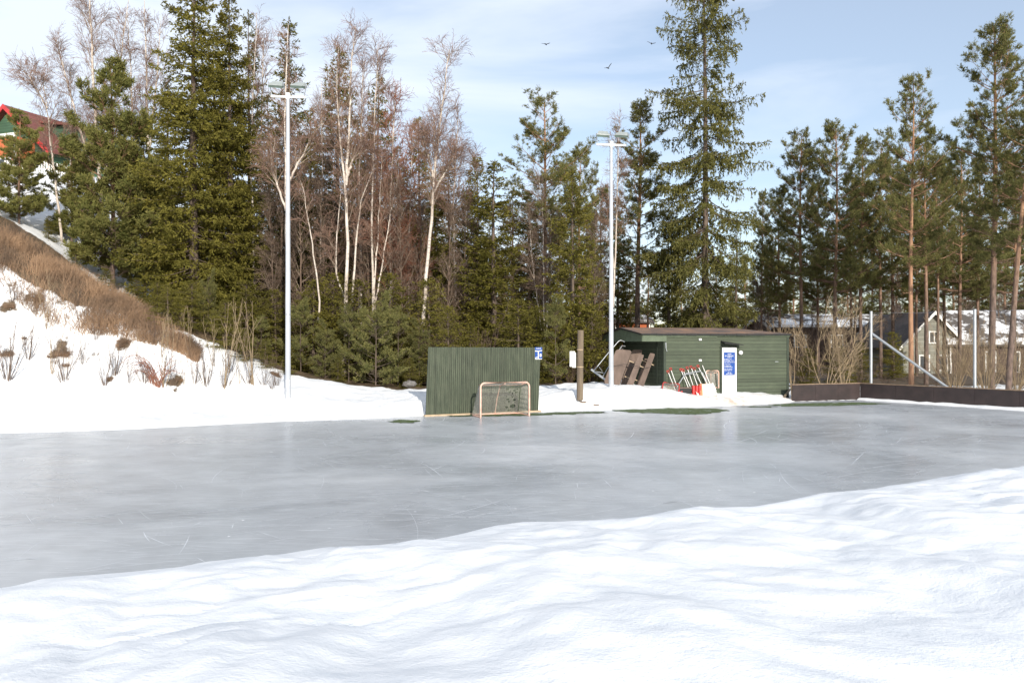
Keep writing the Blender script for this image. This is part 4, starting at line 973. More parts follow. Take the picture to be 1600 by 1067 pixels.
def spruce(name, H, R, seed, base=.04, dens=1.0, droop=.35, hang=.5, mat='spruce', twl=.42, nb=19, top_open=0, leafw=.066, leafl=.19, gap=.0, bare=.0, tr=None, pexp=.72, irr=.55):
    rng = np.random.RandomState(seed); tp = trunk_path(H, rng, 0, .004); T, C = Acc(), Acc()
    T.add(tubes(tp[None], (np.linspace(1, 0.04, len(tp)) ** .9)[None] * (tr or (H * .0125 + .02)), 10))
    nb_ = int(H * nb * dens); t = rng.uniform(0, 1, nb_) ** 1.05
    if gap: t = t + gap * .02 * np.sin(t * H * 4.2)
    t = np.clip(t, 0, .995)
    z = H * (base + (1 - base) * t); az = rng.uniform(0, 2 * np.pi, nb_)
    lobes = 1 + .16 * np.sin(az * 2 + rng.uniform(0, 6)) + .12 * np.sin(z * 1.7 + az + rng.uniform(0, 6))
    l = R * ((1 - t) ** pexp) * np.clip(t * 9 + .55, 0, 1) * rng.uniform(irr, 1.14, nb_) * lobes + .12
    a = -.25 - droop * (1 - t) + .75 * t ** 2; b = .10 + .28 * (1 - t)
    s = np.linspace(0, 1, 6)[None]
    rr_ = l[:, None] * s; dz = l[:, None] * (a[:, None] * s + b[:, None] * s ** 2.2)
    side = rng.normal(0, .06, nb_)[:, None] * l[:, None] * s ** 2
    ca, sa = np.cos(az)[:, None], np.sin(az)[:, None]
    P = np.stack([rr_ * ca - side * sa + np.interp(z, tp[:, 2], tp[:, 0])[:, None], rr_ * sa + side * ca + np.interp(z, tp[:, 2], tp[:, 1])[:, None], z[:, None] + dz], -1)
    T.add(tubes(P, taper(nb_, 6, .008 + l * .008, .003), 3))
    n_per = np.maximum(3, (l * 13 * dens)).astype(int)
    def perp(n, tan):
        sd = np.cross(tan, UP); sd = unit(sd) * rng.choice([-1, 1], n)[:, None]; return unit(sd + UP * rng.normal(-.15, .35, n)[:, None])
    tw, Lt, st, idx = sprout(P, n_per, .12 + bare, 1.0, lambda i, s_, r: np.clip((.10 + twl * (1 - s_) ** .6 * np.minimum(l[i], 2.2) / 1.6 + .10) * r.uniform(.5, 1.15, len(i)), .08, 1.0), 1.0, rng, bend=-hang * 1.2, N_=4, jit=.10, perp=perp)
    n = len(tw); per = np.clip((Lt / .055).astype(int), 3, 12)
    i2 = np.repeat(np.arange(n), per); s2 = rng.uniform(.0, 1, len(i2)); pos, tan = along(tw, i2, s2)
    D_ = unit(tan * .9 + rng.normal(size=tan.shape) * .45 - UP * .10)
    C.add(leaves(pos, D_, leafl * rng.uniform(.6, 1.1, len(pos)), leafw * rng.uniform(.6, 1.1, len(pos)), rng))
    # needles right on the branch and on the leader
    i3 = np.repeat(np.arange(nb_), np.maximum(3, (l * 10).astype(int))); pos, tan = along(P, i3, rng.uniform(.3, 1, len(i3)))
    C.add(leaves(pos, unit(tan + rng.normal(size=tan.shape) * .5), leafl, leafw, rng))
    k = 60; pos = np.c_[np.full(k, tp[-1, 0]) , np.full(k, tp[-1, 1]), H * (1 - .04 * rng.uniform(size=k))]
    C.add(leaves(pos, unit(rng.normal(size=(k, 3)) * .5 + UP * .8), .14, .04, rng))
    return mesh_pair(name, *T.out(), *C.out(), M['spruce_bark'], M[mat])
def pine(name, H, R, seed, base=.4, nl=44, mat='pine', clump=.24, up=.25, tr=None, dead=8, lean=0.0, full=False, bark='pine_bark', nper=7, leafl=.15, leafw=.028, top=1.0, ns=4):
    rng = np.random.RandomState(seed); tp = trunk_path(H, rng, lean, .008); T, C = Acc(), Acc()
    T.add(tubes(tp[None], (np.linspace(1, 0.10, len(tp)) ** .8)[None] * (tr or (H * .0088 + .03)), 12))
    t = np.sort(rng.uniform(0, 1, nl)); q = 16 if not full else 22
    t = .3 * t + .7 * (np.round(t * q) / q + rng.normal(0, .006, nl)); t = np.clip(t, 0, .985)
    z = H * (base + (1 - base) * t); az = rng.uniform(0, 2 * np.pi, nl)
    prof = ((1 - t) ** top + .05) * np.clip(.55 + t * 3, 0, 1) if not full else (1 - t) ** .9 + .03
    tier = .75 + .25 * np.sin(np.round(t * q) * 2.3 + seed)
    l = R * prof * rng.uniform(.35, 1.15, nl) * tier + .2
    s = np.linspace(0, 1, 6)[None]; a = ((-.12 + up + .75 * t) if not full else .25 + .5 * t)[:, None]
    side = rng.normal(0, .15, nl)[:, None] * l[:, None] * s ** 2
    ca, sa = np.cos(az)[:, None], np.sin(az)[:, None]
    rr_ = l[:, None] * s
    P = np.stack([rr_ * ca - side * sa + np.interp(z, tp[:, 2], tp[:, 0])[:, None], rr_ * sa + side * ca + np.interp(z, tp[:, 2], tp[:, 1])[:, None], z[:, None] + l[:, None] * (a * s + .16 * s ** 2 - .22 * s * (1 - s))], -1)
    T.add(tubes(P, taper(nl, 6, (.012 + l * .009) * (.5 if full else 1), .005), 4))
    if dead:
        zd = H * rng.uniform(base * .35, base + .2, dead); ad = rng.uniform(0, 6.28, dead); ld = rng.uniform(.4, 1.6, dead)
        Pd = np.stack([ld[:, None] * s * np.cos(ad)[:, None], ld[:, None] * s * np.sin(ad)[:, None], zd[:, None] - ld[:, None] * .25 * s + .1 * s ** 2], -1)
        Pd[..., 0] += np.interp(zd, tp[:, 2], tp[:, 0])[:, None]; T.add(tubes(Pd, taper(dead, 6, .012, .003), 3))
        d2, Ld, _, _ = sprout(Pd, 4, .3, .9, .4, .8, rng, 0, 4); T.add(tubes(d2, taper(len(d2), 4, .005, .002), 3))
    def perp(n, tan):
        sd = unit(np.cross(tan, UP)) * rng.choice([-1, 1], n)[:, None]; return unit(sd + UP * rng.normal(.1, .30, n)[:, None])
    sub, Ls, ss, si = sprout(P, np.maximum(4, (l * nper)).astype(int), .25, 1.0, lambda i, s_, r: (.22 + .50 * np.minimum(l[i], 2.5) * (1.08 - s_)) * r.uniform(.45, 1.1, len(i)), .85, rng, bend=.35, N_=4, jit=.12, perp=perp)
    T.add(tubes(sub, taper(len(sub), 4, .008, .003), 3))
    ends = np.vstack([sub[:, -1], sub[:, 2], P[:, -1], tp[-1:] - UP * .1]); dirs = np.vstack([unit(sub[:, -1] - sub[:, -2]), unit(sub[:, 2] - sub[:, 1]), unit(P[:, -1] - P[:, -2]), UP[None]])
    # each end carries several shoots, each shoot a bottle-brush of needles
    c = np.repeat(ends, ns, 0); dr = np.repeat(dirs, ns, 0)
    sd_ = unit(dr * .8 + rng.normal(size=c.shape) * np.array([.6, .6, .28]) + UP * .30); sl_ = clump * rng.uniform(.4, 1.2, len(c))
    nn2 = 10; ci = np.repeat(np.arange(len(c)), nn2); f = rng.uniform(.0, 1, len(ci))[:, None]
    pos = c[ci] + sd_[ci] * sl_[ci][:, None] * f
    C.add(leaves(pos, unit(sd_[ci] * .9 + rng.normal(size=pos.shape) * .5), leafl * rng.uniform(.6, 1.1, len(pos)), leafw, rng))
    return mesh_pair(name, *T.out(), *C.out(), M[bark], M[mat])
def birch(name, H, R, seed, paths=None, base=.3, nl=26, mat='twig_purple', tr=None, dens=1.0, twr=.0065, lean=0, bark='birch_bark', steep=.55, droop=-.25, limb_r=1.0):
    rng = np.random.RandomState(seed); T, C = Acc(), Acc()
    paths = paths or [trunk_path(H, rng, lean, .012, 14)]
    tr = (tr or H * .0075 + .02) * .70
    for k, tp in enumerate(paths):
        tp = np.array(tp, float); n = 16; d = np.r_[0, np.cumsum(np.linalg.norm(np.diff(tp, axis=0), axis=1))]; q = np.linspace(0, d[-1], n)
        tp = np.stack([np.interp(q, d, tp[:, j]) for j in range(3)], -1); tp[1:-1, :2] += rng.normal(0, .02, (n - 2, 2))
        hk = tp[-1, 2] - tp[0, 2]; tk = tr * (1 if k == 0 else .72)
        T.add(tubes(tp[None], (np.linspace(1, 0.10, n) ** .8)[None] * tk, 10))
        nlk = int(nl * 1.35 * (1 if k == 0 else .6)); dens_ = dens * .78; P1 = tp[None]
        b0 = base if k == 0 else .25
        li, L1, s1, _ = sprout(P1, nlk, b0, .98, lambda i, s_, r: R * (1.25 - s_) * r.uniform(.5, 1.1, len(i)) + .3, steep, rng, bend=.35, N_=7, jit=.07)
        C.add(tubes(li, taper(nlk, 7, (.008 + L1 * .007) * limb_r, .005), 5), 1)
        s2_, L2, ss, i2 = sprout(li, np.maximum(4, (L1 * 5 * dens_)).astype(int), .15, 1, lambda i, s_, r: (.35 + .55 * L1[i] * (1.1 - s_)) * r.uniform(.4, 1.1, len(i)) * .8, .6, rng, bend=.1, N_=5, jit=.10)
        C.add(tubes(s2_, taper(len(s2_), 5, .009, .005), 3))
        s3_, L3, _, i3 = sprout(s2_, np.maximum(3, (L2 * 8 * dens_)).astype(int), .1, 1, lambda i, s_, r: r.uniform(.25, .75, len(i)), .6, rng, bend=droop, N_=4, jit=.12)
        C.add(tubes(s3_, taper(len(s3_), 4, twr, twr * .7), 3))
        s4_, _, _, _ = sprout(s3_, 2, .2, .9, lambda i, s_, r: r.uniform(.12, .35, len(i)), .6, rng, bend=droop, N_=3, jit=.12)
        C.add(tubes(s4_, np.full(s4_.shape[:2], twr * .8), 3))
    return mesh_pair(name, *T.out(), *C.out(), M[bark], M[mat], cmi=C.mi(), cms=[M[mat], M['limb']])
def bare_bush(name, H, seed, nst=9, mat='twig', spread=.35, n2=7, n3=5, r0=.014, bend=.3, curve=.08):
    rng = np.random.RandomState(seed); A = Acc()
    az = rng.uniform(0, 6.28, nst); sp = rng.uniform(.1, 1, nst) * spread
    L1 = H * rng.uniform(.55, 1.05, nst); d = unit(np.c_[np.cos(az) * sp, np.sin(az) * sp, np.ones(nst)])
    p = np.c_[np.cos(az) * .06 * H * .3, np.sin(az) * .06 * H * .3, np.full(nst, -.15)]; pts = [p]
    for k in range(7): pts.append(pts[-1] + d * (L1 / 7)[:, None]); d = unit(d + rng.normal(size=d.shape) * curve + UP * bend * .1)
    P = np.stack(pts, 1); A.add(tubes(P, taper(nst, 8, r0, r0 * .3), 4))
    s2_, L2, _, _ = sprout(P, n2, .25, 1, lambda i, s_, r: L1[i] * .42 * (1.15 - s_) * r.uniform(.4, 1.1, len(i)), .55, rng, bend=.3, N_=5, jit=.09)
    A.add(tubes(s2_, taper(len(s2_), 5, r0 * .42, r0 * .22), 3))
    if n3:
        s3_, _, _, _ = sprout(s2_, n3, .15, 1, lambda i, s_, r: L2[i] * .5 * r.uniform(.4, 1.1, len(i)), .55, rng, bend=.2, N_=4, jit=.1)
        A.add(tubes(s3_, np.full(s3_.shape[:2], r0 * .2), 3))
    return mesh_q(name, *A.out(), [M[mat]])

def put(kind, meshes, px, D, pytop, Hproto, label, cat, group=None, rz=None, wide=1.0, zb=None, sink=.1):
    x = (px - 800) / F * D; z = (H1(x, D, False) if zb is None else zb) - sink
    top = CAMH - (pytop - 533.5) / F * D; s = (top - z) / Hproto
    rz = (px * 1.7 + D) % 6.283 if rz is None else rz
    r = empty(kind, (x, D, z), rz, (s * wide, s * wide, s)); tag(r, label, cat, group)
    for nm, m in zip(('trunk', 'crown'), meshes): link(nm, m, r)
    return r
def put1(kind, m, px, D, pytop, Hproto, label, cat, group=None, rz=None, wide=1.0, sink=.05, mat=None):
    x = (px - 800) / F * D; z = H1(x, D) - sink
    s = (CAMH - (pytop - 533.5) / F * D - z) / Hproto
    o = link(kind, m); o.location = (x, D, z); o.rotation_euler = (0, 0, (px * 1.3 + D) % 6.283 if rz is None else rz); o.scale = (s * wide, s * wide, s)
    return tag(o, label, cat, group)
def ppath(pts, D, wob=0):
    """photo polyline (first point the foot) -> tree-local path, foot at ground"""
    W_ = [PX(a, b, D) for a, b in pts]; x0, y0 = W_[0][0], D; z0 = H1(x0, y0, False) - .1
    return (x0, y0, z0), [(p[0] - x0, wob * math.sin(i * 1.9), p[2] - z0) for i, p in enumerate(W_)]

# ------------------------------------------------------------------ trees: prototypes
SP = {'a': (18, spruce('dense_spruce', 18, 3.1, 1, dens=1.15)), 'b': (15, spruce('cone_spruce', 15, 2.7, 2, dens=1.05)),
      'n': (16, spruce('narrow_spruce', 16, 2.0, 3, dens=.9, droop=.2, mat='spruce_pale')), 's': (4, spruce('small_spruce', 4, 1.3, 4, dens=1.5, droop=.1, twl=.3, leafl=.11, leafw=.035, nb=26)),
      'c': (12, spruce('loose_spruce', 12, 2.2, 5, dens=1.0, droop=.1, mat='spruce'))}
PN = {'u': (3.4, pine('lanky_sapling', 3.4, 1.05, 18, base=.10, nl=26, mat='pine', full=True, dead=0, clump=.22, nper=9, leafl=.12, leafw=.020, tr=.03, bark='spruce_bark')),
      'a': (16, pine('tall_pine', 16, 3.9, 11, base=.40, nl=100, top=.72, leafw=.023)), 'b': (16, pine('long_pine', 16, 3.6, 12, base=.36, nl=88, up=.35)),
      'c': (14, pine('short_pine', 14, 3.7, 13, base=.36, nl=92, top=.72, leafw=.023)), 'd': (17, pine('round_pine', 17, 3.5, 14, base=.46, nl=84, top=.6, leafw=.024)),
      'y': (8, pine('young_pine', 8, 2.7, 15, base=.06, nl=95, mat='pine_bright', full=True, dead=0, clump=.26, nper=9, ns=5, leafw=.032)),
      't': (3, pine('pine_sapling', 3, 1.25, 16, base=.03, nl=40, mat='pine', full=True, dead=0, clump=.20, nper=9, leafl=.11, leafw=.020, tr=.03, bark='spruce_bark'))}
BI = {'a': (14, birch('birch', 14, 2.2, 21)), 'b': (13, birch('slim_birch', 13, 1.6, 22, nl=30, steep=.5)),
      'r': (12, birch('red_birch', 12, 2.0, 23, nl=40, mat='twig_red', dens=1.25, steep=.5, twr=.008)),
      'g': (12, birch('brown_thicket_tree', 12, 1.9, 24, nl=40, base=.12, mat='twig', bark='twig', dens=1.1, twr=.008, steep=.6))}
BU = {'a': (3, bare_bush('bare_bush', 3, 31)), 'w': (5, bare_bush('pale_bush', 5, 32, 8, 'twig_pale', .75, 14, 6, .024, .2, .13)), 'f': (4, bare_bush('fan_bush', 4, 33, 42, 'twig_pale', .75, 7, 4, .014)),
      't': (2, bare_bush('twig_cluster', 2, 34, 17, 'twig', .65, 4, 2, .010)), 's': (2, bare_bush('single_sapling', 2, 35, 4, 'twig_pale', .28, 6, 1, .010)), 'r': (3, bare_bush('brown_bush', 3, 36, 16, 'twig', .6, 8, 5, .010))}
def S_(k, px, D, top, label, group=None, **kw): return put('spruce_tree', SP[k][1], px, D, top, SP[k][0], label, 'spruce', group, **kw)
def P_(k, px, D, top, label, group=None, **kw): return put('pine_tree', PN[k][1], px, D, top, PN[k][0], label, 'pine', group, **kw)
def B_(k, px, D, top, label, group=None, **kw): return put('birch_tree', BI[k][1], px, D, top, BI[k][0], label, 'birch', group, **kw)

# ------------------------------------------------------------------ trees: left wood
S_('a', 303, 38.5, -75, 'broad dense green spruce, its top cut off by the frame, left of its twin', wide=1.02)
S_('a', 360, 40, -12, 'dense green spruce standing just right of the broadest one', wide=.86, rz=2.0)
S_('n', 390, 43, 18, 'thin spruce tip rising right behind the two dense spruces', wide=.75)
S_('n', 450, 44, 30, 'narrow brownish spruce directly behind the left floodlight pole', wide=.95)
S_('b', 528, 45.5, 80, 'olive spruce behind the forked white birches', wide=.95)
S_('b', 590, 47, 120, 'spruce behind the reddish twigs in the middle of the wood', wide=.8)
S_('b', 655, 46, 185, 'spruce between the reddish birch and the leaning white birch', wide=.8)
S_('c', 700, 45, 262, 'spruce behind the foot of the leaning white birch', wide=1.1)
S_('c', 745, 44, 248, 'slim dark spruce just left of the dense spruce above the panel')
S_('c', 772, 40, 255, 'dense dark spruce rising behind the green slatted panel', wide=1.25)
S_('c', 826, 45, 300, 'dark spruce filling the gap under the round topped pine')
S_('c', 894, 37.5, 270, 'bright green cone shaped spruce left of the right floodlight pole', wide=1.12)
P_('d', 850, 42, 162, 'pine with a round yellowish crown, left of the right floodlight pole', wide=1.05)
P_('c', 905, 47, 240, 'pine top peeping out right of the round topped pine', wide=.8)
P_('y', 176, 39.5, 105, 'full yellow green young pine with orange trunk on the left hill', wide=.88)
P_('y', 30, 39, 178, 'young pine in front of the green hill house at the left edge', wide=1.0)
P_('y', 112, 42, 215, 'young pine half hidden left behind the full yellow green pine', wide=1.0)
P_('y', 226, 42, 190, 'young pine squeezed between the full pine and the broad spruce', wide=.7)
S_('s', 76, 39.5, 338, 'little dark spruce beside the snow patch on the left hill')
S_('s', 165, 35, 420, 'low spruce at the foot of the full yellow green pine', wide=1.5)
S_('s', 246, 33.3, 440, 'low dark spruce under the skirts of the broad spruce', wide=1.4)
S_('s', 118, 38.5, 385, 'small spruce above the brown grass, left of the full pine', wide=1.2)
S_('s', 214, 34.6, 435, 'low spruce just right of the orange pine trunk', wide=1.4)
P_('t', 325, 34.3, 432, 'bluish young conifer rising behind the twiggy snow slope', wide=.62)
S_('s', 385, 36.5, 440, 'dark low spruce left of the left floodlight pole', wide=1.4)
S_('s', 430, 37.5, 455, 'dark low spruce right behind the left floodlight pole', wide=1.4)
for i, (px, D, tp_, wd_, kk) in enumerate([(408, 35, 500, 1.0, 'u'), (470, 35.5, 478, .9, 'u'), (508, 35, 510, .8, 't'), (545, 35.2, 490, .9, 'u'), (587, 34.6, 472, 1.0, 't'), (622, 36, 492, .9, 'u'), (655, 36, 510, .8, 't'), (700, 36, 480, 1.2, 's'), (735, 36.5, 505, 1.3, 's'), (810, 36.5, 470, 1.5, 's'), (868, 35.2, 478, .8, 'u'), (838, 37, 480, 1.2, 's'), (925, 37.5, 480, 1.3, 's'), (560, 37.5, 440, 1.2, 's'), (610, 38, 430, 1.2, 's'), (490, 38, 440, 1.2, 's'), (670, 38, 440, 1.2, 's'), (520, 38.5, 430, 1.2, 's')]):
    lb = ['young pine nearest the left floodlight pole at the wood edge', 'young pine second right of the left floodlight pole', 'young pine under the crooked little birch', 'young pine at the feet of the forked birches', 'brightest and roundest young pine at the wood edge, left of the green panel',
          'young pine between the brightest one and the green panel', 'young pine touching the left edge of the green panel', 'small spruce peeping over the left half of the green panel', 'small spruce above the middle of the green panel', 'small spruce above the right half of the green panel', 'pale little pine with a thin bare trunk left of the wooden pole',
          'small spruce just right of the blue and white panel sign', 'small spruce between the wooden pole and the shed', 'taller small spruce behind the feet of the forked birches', 'taller small spruce behind the brightest young pine', 'small spruce behind the crooked little birch', 'small spruce below the foot of the leaning white birch', 'small spruce left of the forked birch trunks'][i]
    (P_ if kk in 'tu' else S_)(kk, px, D, tp_, lb, 'young conifers along the edge of the wood', wide=wd_)
for px, D, tp_, wd_, k, lb in [(262, 32.6, 445, 1.5, 's', 'low spruce on the crest under the broad spruce'), (300, 33, 440, 1.6, 's', 'low spruce left of the bluish young conifer'), (352, 32.9, 470, 1.4, 's', 'low spruce right of the bluish young conifer'), (382, 32.6, 515, 1.3, 's', 'little spruce on the slope crest right of the bluish conifer'), (415, 32.9, 530, 1.3, 's', 'little spruce close left of the left floodlight pole'), (228, 33, 470, 1.3, 's', 'low spruce at the right end of the brown grass'), (200, 33.9, 450, 1.5, 's', 'low spruce behind the brown grass under the full pine'), (448, 33.4, 550, 1.3, 's', 'tiny spruce directly behind the left floodlight pole foot'), (528, 34.4, 560, 1.2, 's', 'tiny spruce at the wood edge below the forked birch'), (640, 35, 560, 1.3, 's', 'tiny spruce close left of the green panel')]:
    S_(k, px, D, tp_, lb, 'young conifers along the edge of the wood', wide=wd_)
for i, (px, D, tp_) in enumerate([(1200, 66, 420), (1270, 68, 430), (1335, 66, 420), (1395, 69, 425), (1455, 67, 415), (1510, 68, 430), (1560, 66, 425), (1610, 64, 420), (1180, 58, 440)]):
    put('bare_tree', BI['g'][1], px, D, tp_, 12, 'brown leafless tree amid the right pines, ' + ['over the right half of the shed roof', 'behind the largest pale bush', 'left of the braced steel post', 'left of the sunlit orange trunk', 'right of the sunlit orange trunk', 'left of the right steel post', 'right of the right steel post', 'at the right edge of the picture', 'over the shed door'][i], 'bare tree', 'brown leafless trees among the right pines', wide=1.3)
# birches with traced trunks
def tbirch(name, D, trunks, label, seed, R=1.8, tr=.11, **kw):
    loc, p0 = ppath(trunks[0], D, .05); ps = [p0]
    for q in trunks[1:]:
        W_ = [PX(a, b, D) for a, b in q]; ps.append([(p[0] - loc[0], .15 * i * .5 + p[1] - loc[1], p[2] - loc[2]) for i, p in enumerate(W_)])
    ms = birch(name, 14, R, seed, ps, tr=tr, **kw)
    r = empty('birch_tree', loc); tag(r, label, 'birch')
    for nm, m in zip(('trunk', 'crown'), ms): link(nm, m, r)
tbirch('left_birch', 45, [[(158, 330), (150, 200), (143, 80), (140, -60)], [(157, 320), (120, 190), (85, 60)], [(158, 330), (178, 160), (200, -10)]], 'tallest bare birch over the left hill, its white trunk running out of the top', 101, 2.6, .16, nl=34, base=.2)
tbirch('hill_birch', 41, [[(96, 380), (88, 300), (77, 200), (68, 120)], [(74, 170), (40, 110)]], 'slim leaning white birch in front of the green hill house', 102, 1.9, .10, nl=22, base=.35)
tbirch('pair_birch', 46, [[(236, 330), (230, 200), (228, 90), (226, 0)], [(234, 230), (245, 110), (250, 30)]], 'forked bare birch just left of the broad dense spruce', 103, 1.5, .13, nl=24)
tbirch('back_birch', 46, [[(206, 330), (207, 200), (204, 100), (200, 20)]], 'thin bare birch between the tallest birch and the forked one', 104, 1.5, .10, nl=26)
tbirch('thin_birch', 42, [[(400, 560), (396, 400), (392, 250), (398, 90), (400, 20)]], 'thin white birch trunk at the right flank of the dense spruces', 105, 1.1, .10, nl=22, base=.5)
tbirch('pole_birch', 37, [[(449, 585), (448, 400), (446, 250), (447, 120), (450, 38)], [(447, 330), (424, 262), (428, 215)], [(448, 290), (470, 245), (492, 205), (505, 190)]], 'white birch rising right behind the left floodlight pole', 106, 1.5, .12, nl=26, base=.45)
tbirch('crooked_birch', 37.5, [[(497, 500), (500, 470), (488, 380), (475, 300), (468, 280)]], 'small crooked white birch leaning left, right of the left floodlight pole', 107, .8, .07, nl=9, base=.5)
tbirch('fork_birch', 37.5, [[(537, 590), (540, 500), (543, 380), (541, 290), (532, 240), (525, 130), (530, 70)], [(541, 290), (545, 200), (549, 90), (554, 38)], [(543, 275), (552, 245), (562, 238)]], 'large forked white birch in the middle of the left wood', 108, 1.6, .15, nl=30, base=.45)
tbirch('fork_birch_mate', 38.5, [[(550, 560), (549, 490), (555, 400), (562, 320), (585, 255)], [(549, 500), (523, 420), (528, 330), (534, 270)]], 'second white birch leaning right beside the forked birch', 109, 1.1, .11, nl=16, base=.5)
tbirch('multi_birch', 40, [[(583, 520), (581, 380), (583, 250), (588, 140), (590, 68)], [(583, 480), (592, 330), (596, 240)], [(583, 500), (603, 370), (622, 270)]], 'three stemmed slim birch right of the forked birch', 110, 1.5, .10, nl=26, base=.4)
tbirch('leaning_birch', 38, [[(661, 520), (665, 440), (676, 330), (680, 250), (692, 160), (702, 78)], [(678, 280), (662, 220)], [(678, 300), (700, 260), (712, 245)]], 'white birch leaning right with bare crown, left of the green panel spruce', 111, 1.8, .14, nl=30, base=.42)
tbirch('haze_birch', 44, [[(712, 480), (708, 330), (712, 240), (716, 170)]], 'thin birch with a wide purple crown right behind the leaning one', 112, 2.2, .09, nl=34, base=.35, dens=1.1)
tbirch('pole_side_birch', 45, [[(958, 480), (962, 380), (965, 280), (968, 190)], [(960, 430), (950, 300)]], 'bare purple birch behind the right floodlight pole', 113, 1.3, .09, nl=28, base=.3)
tbirch('brown_birch', 40, [[(850, 560), (850, 450), (848, 330), (842, 270)], [(851, 540), (862, 420), (860, 330)], [(850, 540), (834, 430), (826, 330)]], 'bare brown stems between the two green spruces right of the panel', 114, 1.1, .06, nl=26, base=.15, mat='twig', twr=.008)
B_('r', 612, 41, 145, 'birch with a dense reddish brown crown in the middle of the wood', wide=.9)
B_('r', 640, 43, 205, 'reddish bare birch close left of the leaning white birch', wide=.8)
B_('a', 500, 44, 130, 'purple twigged birch between the floodlight pole and forked birch', wide=.7)
B_('b', 565, 43.5, 95, 'slim purple crowned birch right behind the forked one', wide=.9)
B_('b', 680, 46, 180, 'slim purple birch behind the leaning white birch', wide=.9)
B_('a', 110, 47, 90, 'bare birch behind the slim hill birch, left of the tallest one', wide=.9)
B_('b', 408, 46, 60, 'purple twigged birch right of the thin spruce tip', wide=.9)
B_('b', 740, 46, 235, 'low purple birch over the dark spruces above the panel', wide=1.0)
for i, (px, D, tp_) in enumerate([(425, 39, 300), (468, 40, 260), (505, 41, 280), (575, 41, 290), (628, 40, 300), (655, 41, 320), (700, 40, 330), (725, 42, 320), (800, 43, 330), (872, 42, 340), (440, 42, 200), (520, 43, 220), (602, 42, 250), (930, 43, 340)]):
    put('bare_tree', BI['g'][1], px, D, tp_, 12, 'brown leafless understorey tree, number %s from the left in the dark middle of the wood' % ['one', 'three', 'five', 'seven', 'nine', 'ten', 'eleven', 'twelve', 'thirteen', 'fourteen', 'two', 'six', 'eight', 'fifteen'][i] if False else
        ['brown leafless tree left of the left floodlight pole, low in the wood', 'brown leafless tree just right of the left floodlight pole', 'brown leafless tree above the crooked little birch', 'brown leafless tree right of the forked birch trunks', 'brown leafless tree under the reddish crown', 'brown leafless tree left of the leaning white trunk',
         'brown leafless tree right of the leaning white trunk', 'brown leafless tree above the left corner of the green panel', 'brown leafless tree right of the dense spruce above the panel', 'brown leafless tree under the round topped pine', 'taller brown leafless tree behind the left floodlight pole', 'brown leafless tree behind the forked birches',
         'brown leafless tree directly beneath the reddish crowned birch', 'brown leafless tree left of the right floodlight pole'][i], 'bare tree', 'brown leafless trees in the understorey', wide=1.0)
# second row of dark conifers that closes the wood
for i, (px, D, tp_, k) in enumerate([(262, 47, 120, 'b'), (335, 50, 60, 'b'), (420, 50, 150, 'b'), (485, 51, 170, 'b'), (560, 52, 190, 'b'), (622, 52, 230, 'b'), (680, 52, 270, 'b'), (730, 52, 300, 'c'), (800, 52, 300, 'c'), (860, 53, 320, 'c'), (925, 52, 330, 'c'), (965, 54, 345, 'c'), (455, 56, 260, 'b'), (520, 57, 280, 'b'), (590, 57, 300, 'b'), (650, 57, 320, 'b'), (765, 56, 340, 'c'), (830, 57, 350, 'c'), (900, 57, 370, 'c'), (705, 58, 340, 'b')]):
    lb = ['left of the broad dense spruce', 'between the two dense spruces', 'between the dense spruces and the left floodlight pole', 'right of the left floodlight pole', 'behind the forked birches', 'behind the reddish crown', 'behind the leaning birch', 'left of the panel spruce', 'right of the panel spruce', 'beneath the round topped pine', 'left of the right floodlight pole', 'right of the right floodlight pole',
          'deepest behind the left floodlight pole', 'deepest behind the crooked birch', 'deepest behind the three stemmed birch', 'deepest behind the leaning birch foot', 'deepest behind the panel spruce', 'deepest beneath the round topped pine', 'deepest behind the bright cone spruce', 'deepest right of the leaning birch'][i]
    S_(k, px, D, tp_, 'dark spruce in the back row, ' + lb, 'dark spruces in the back row of the wood')

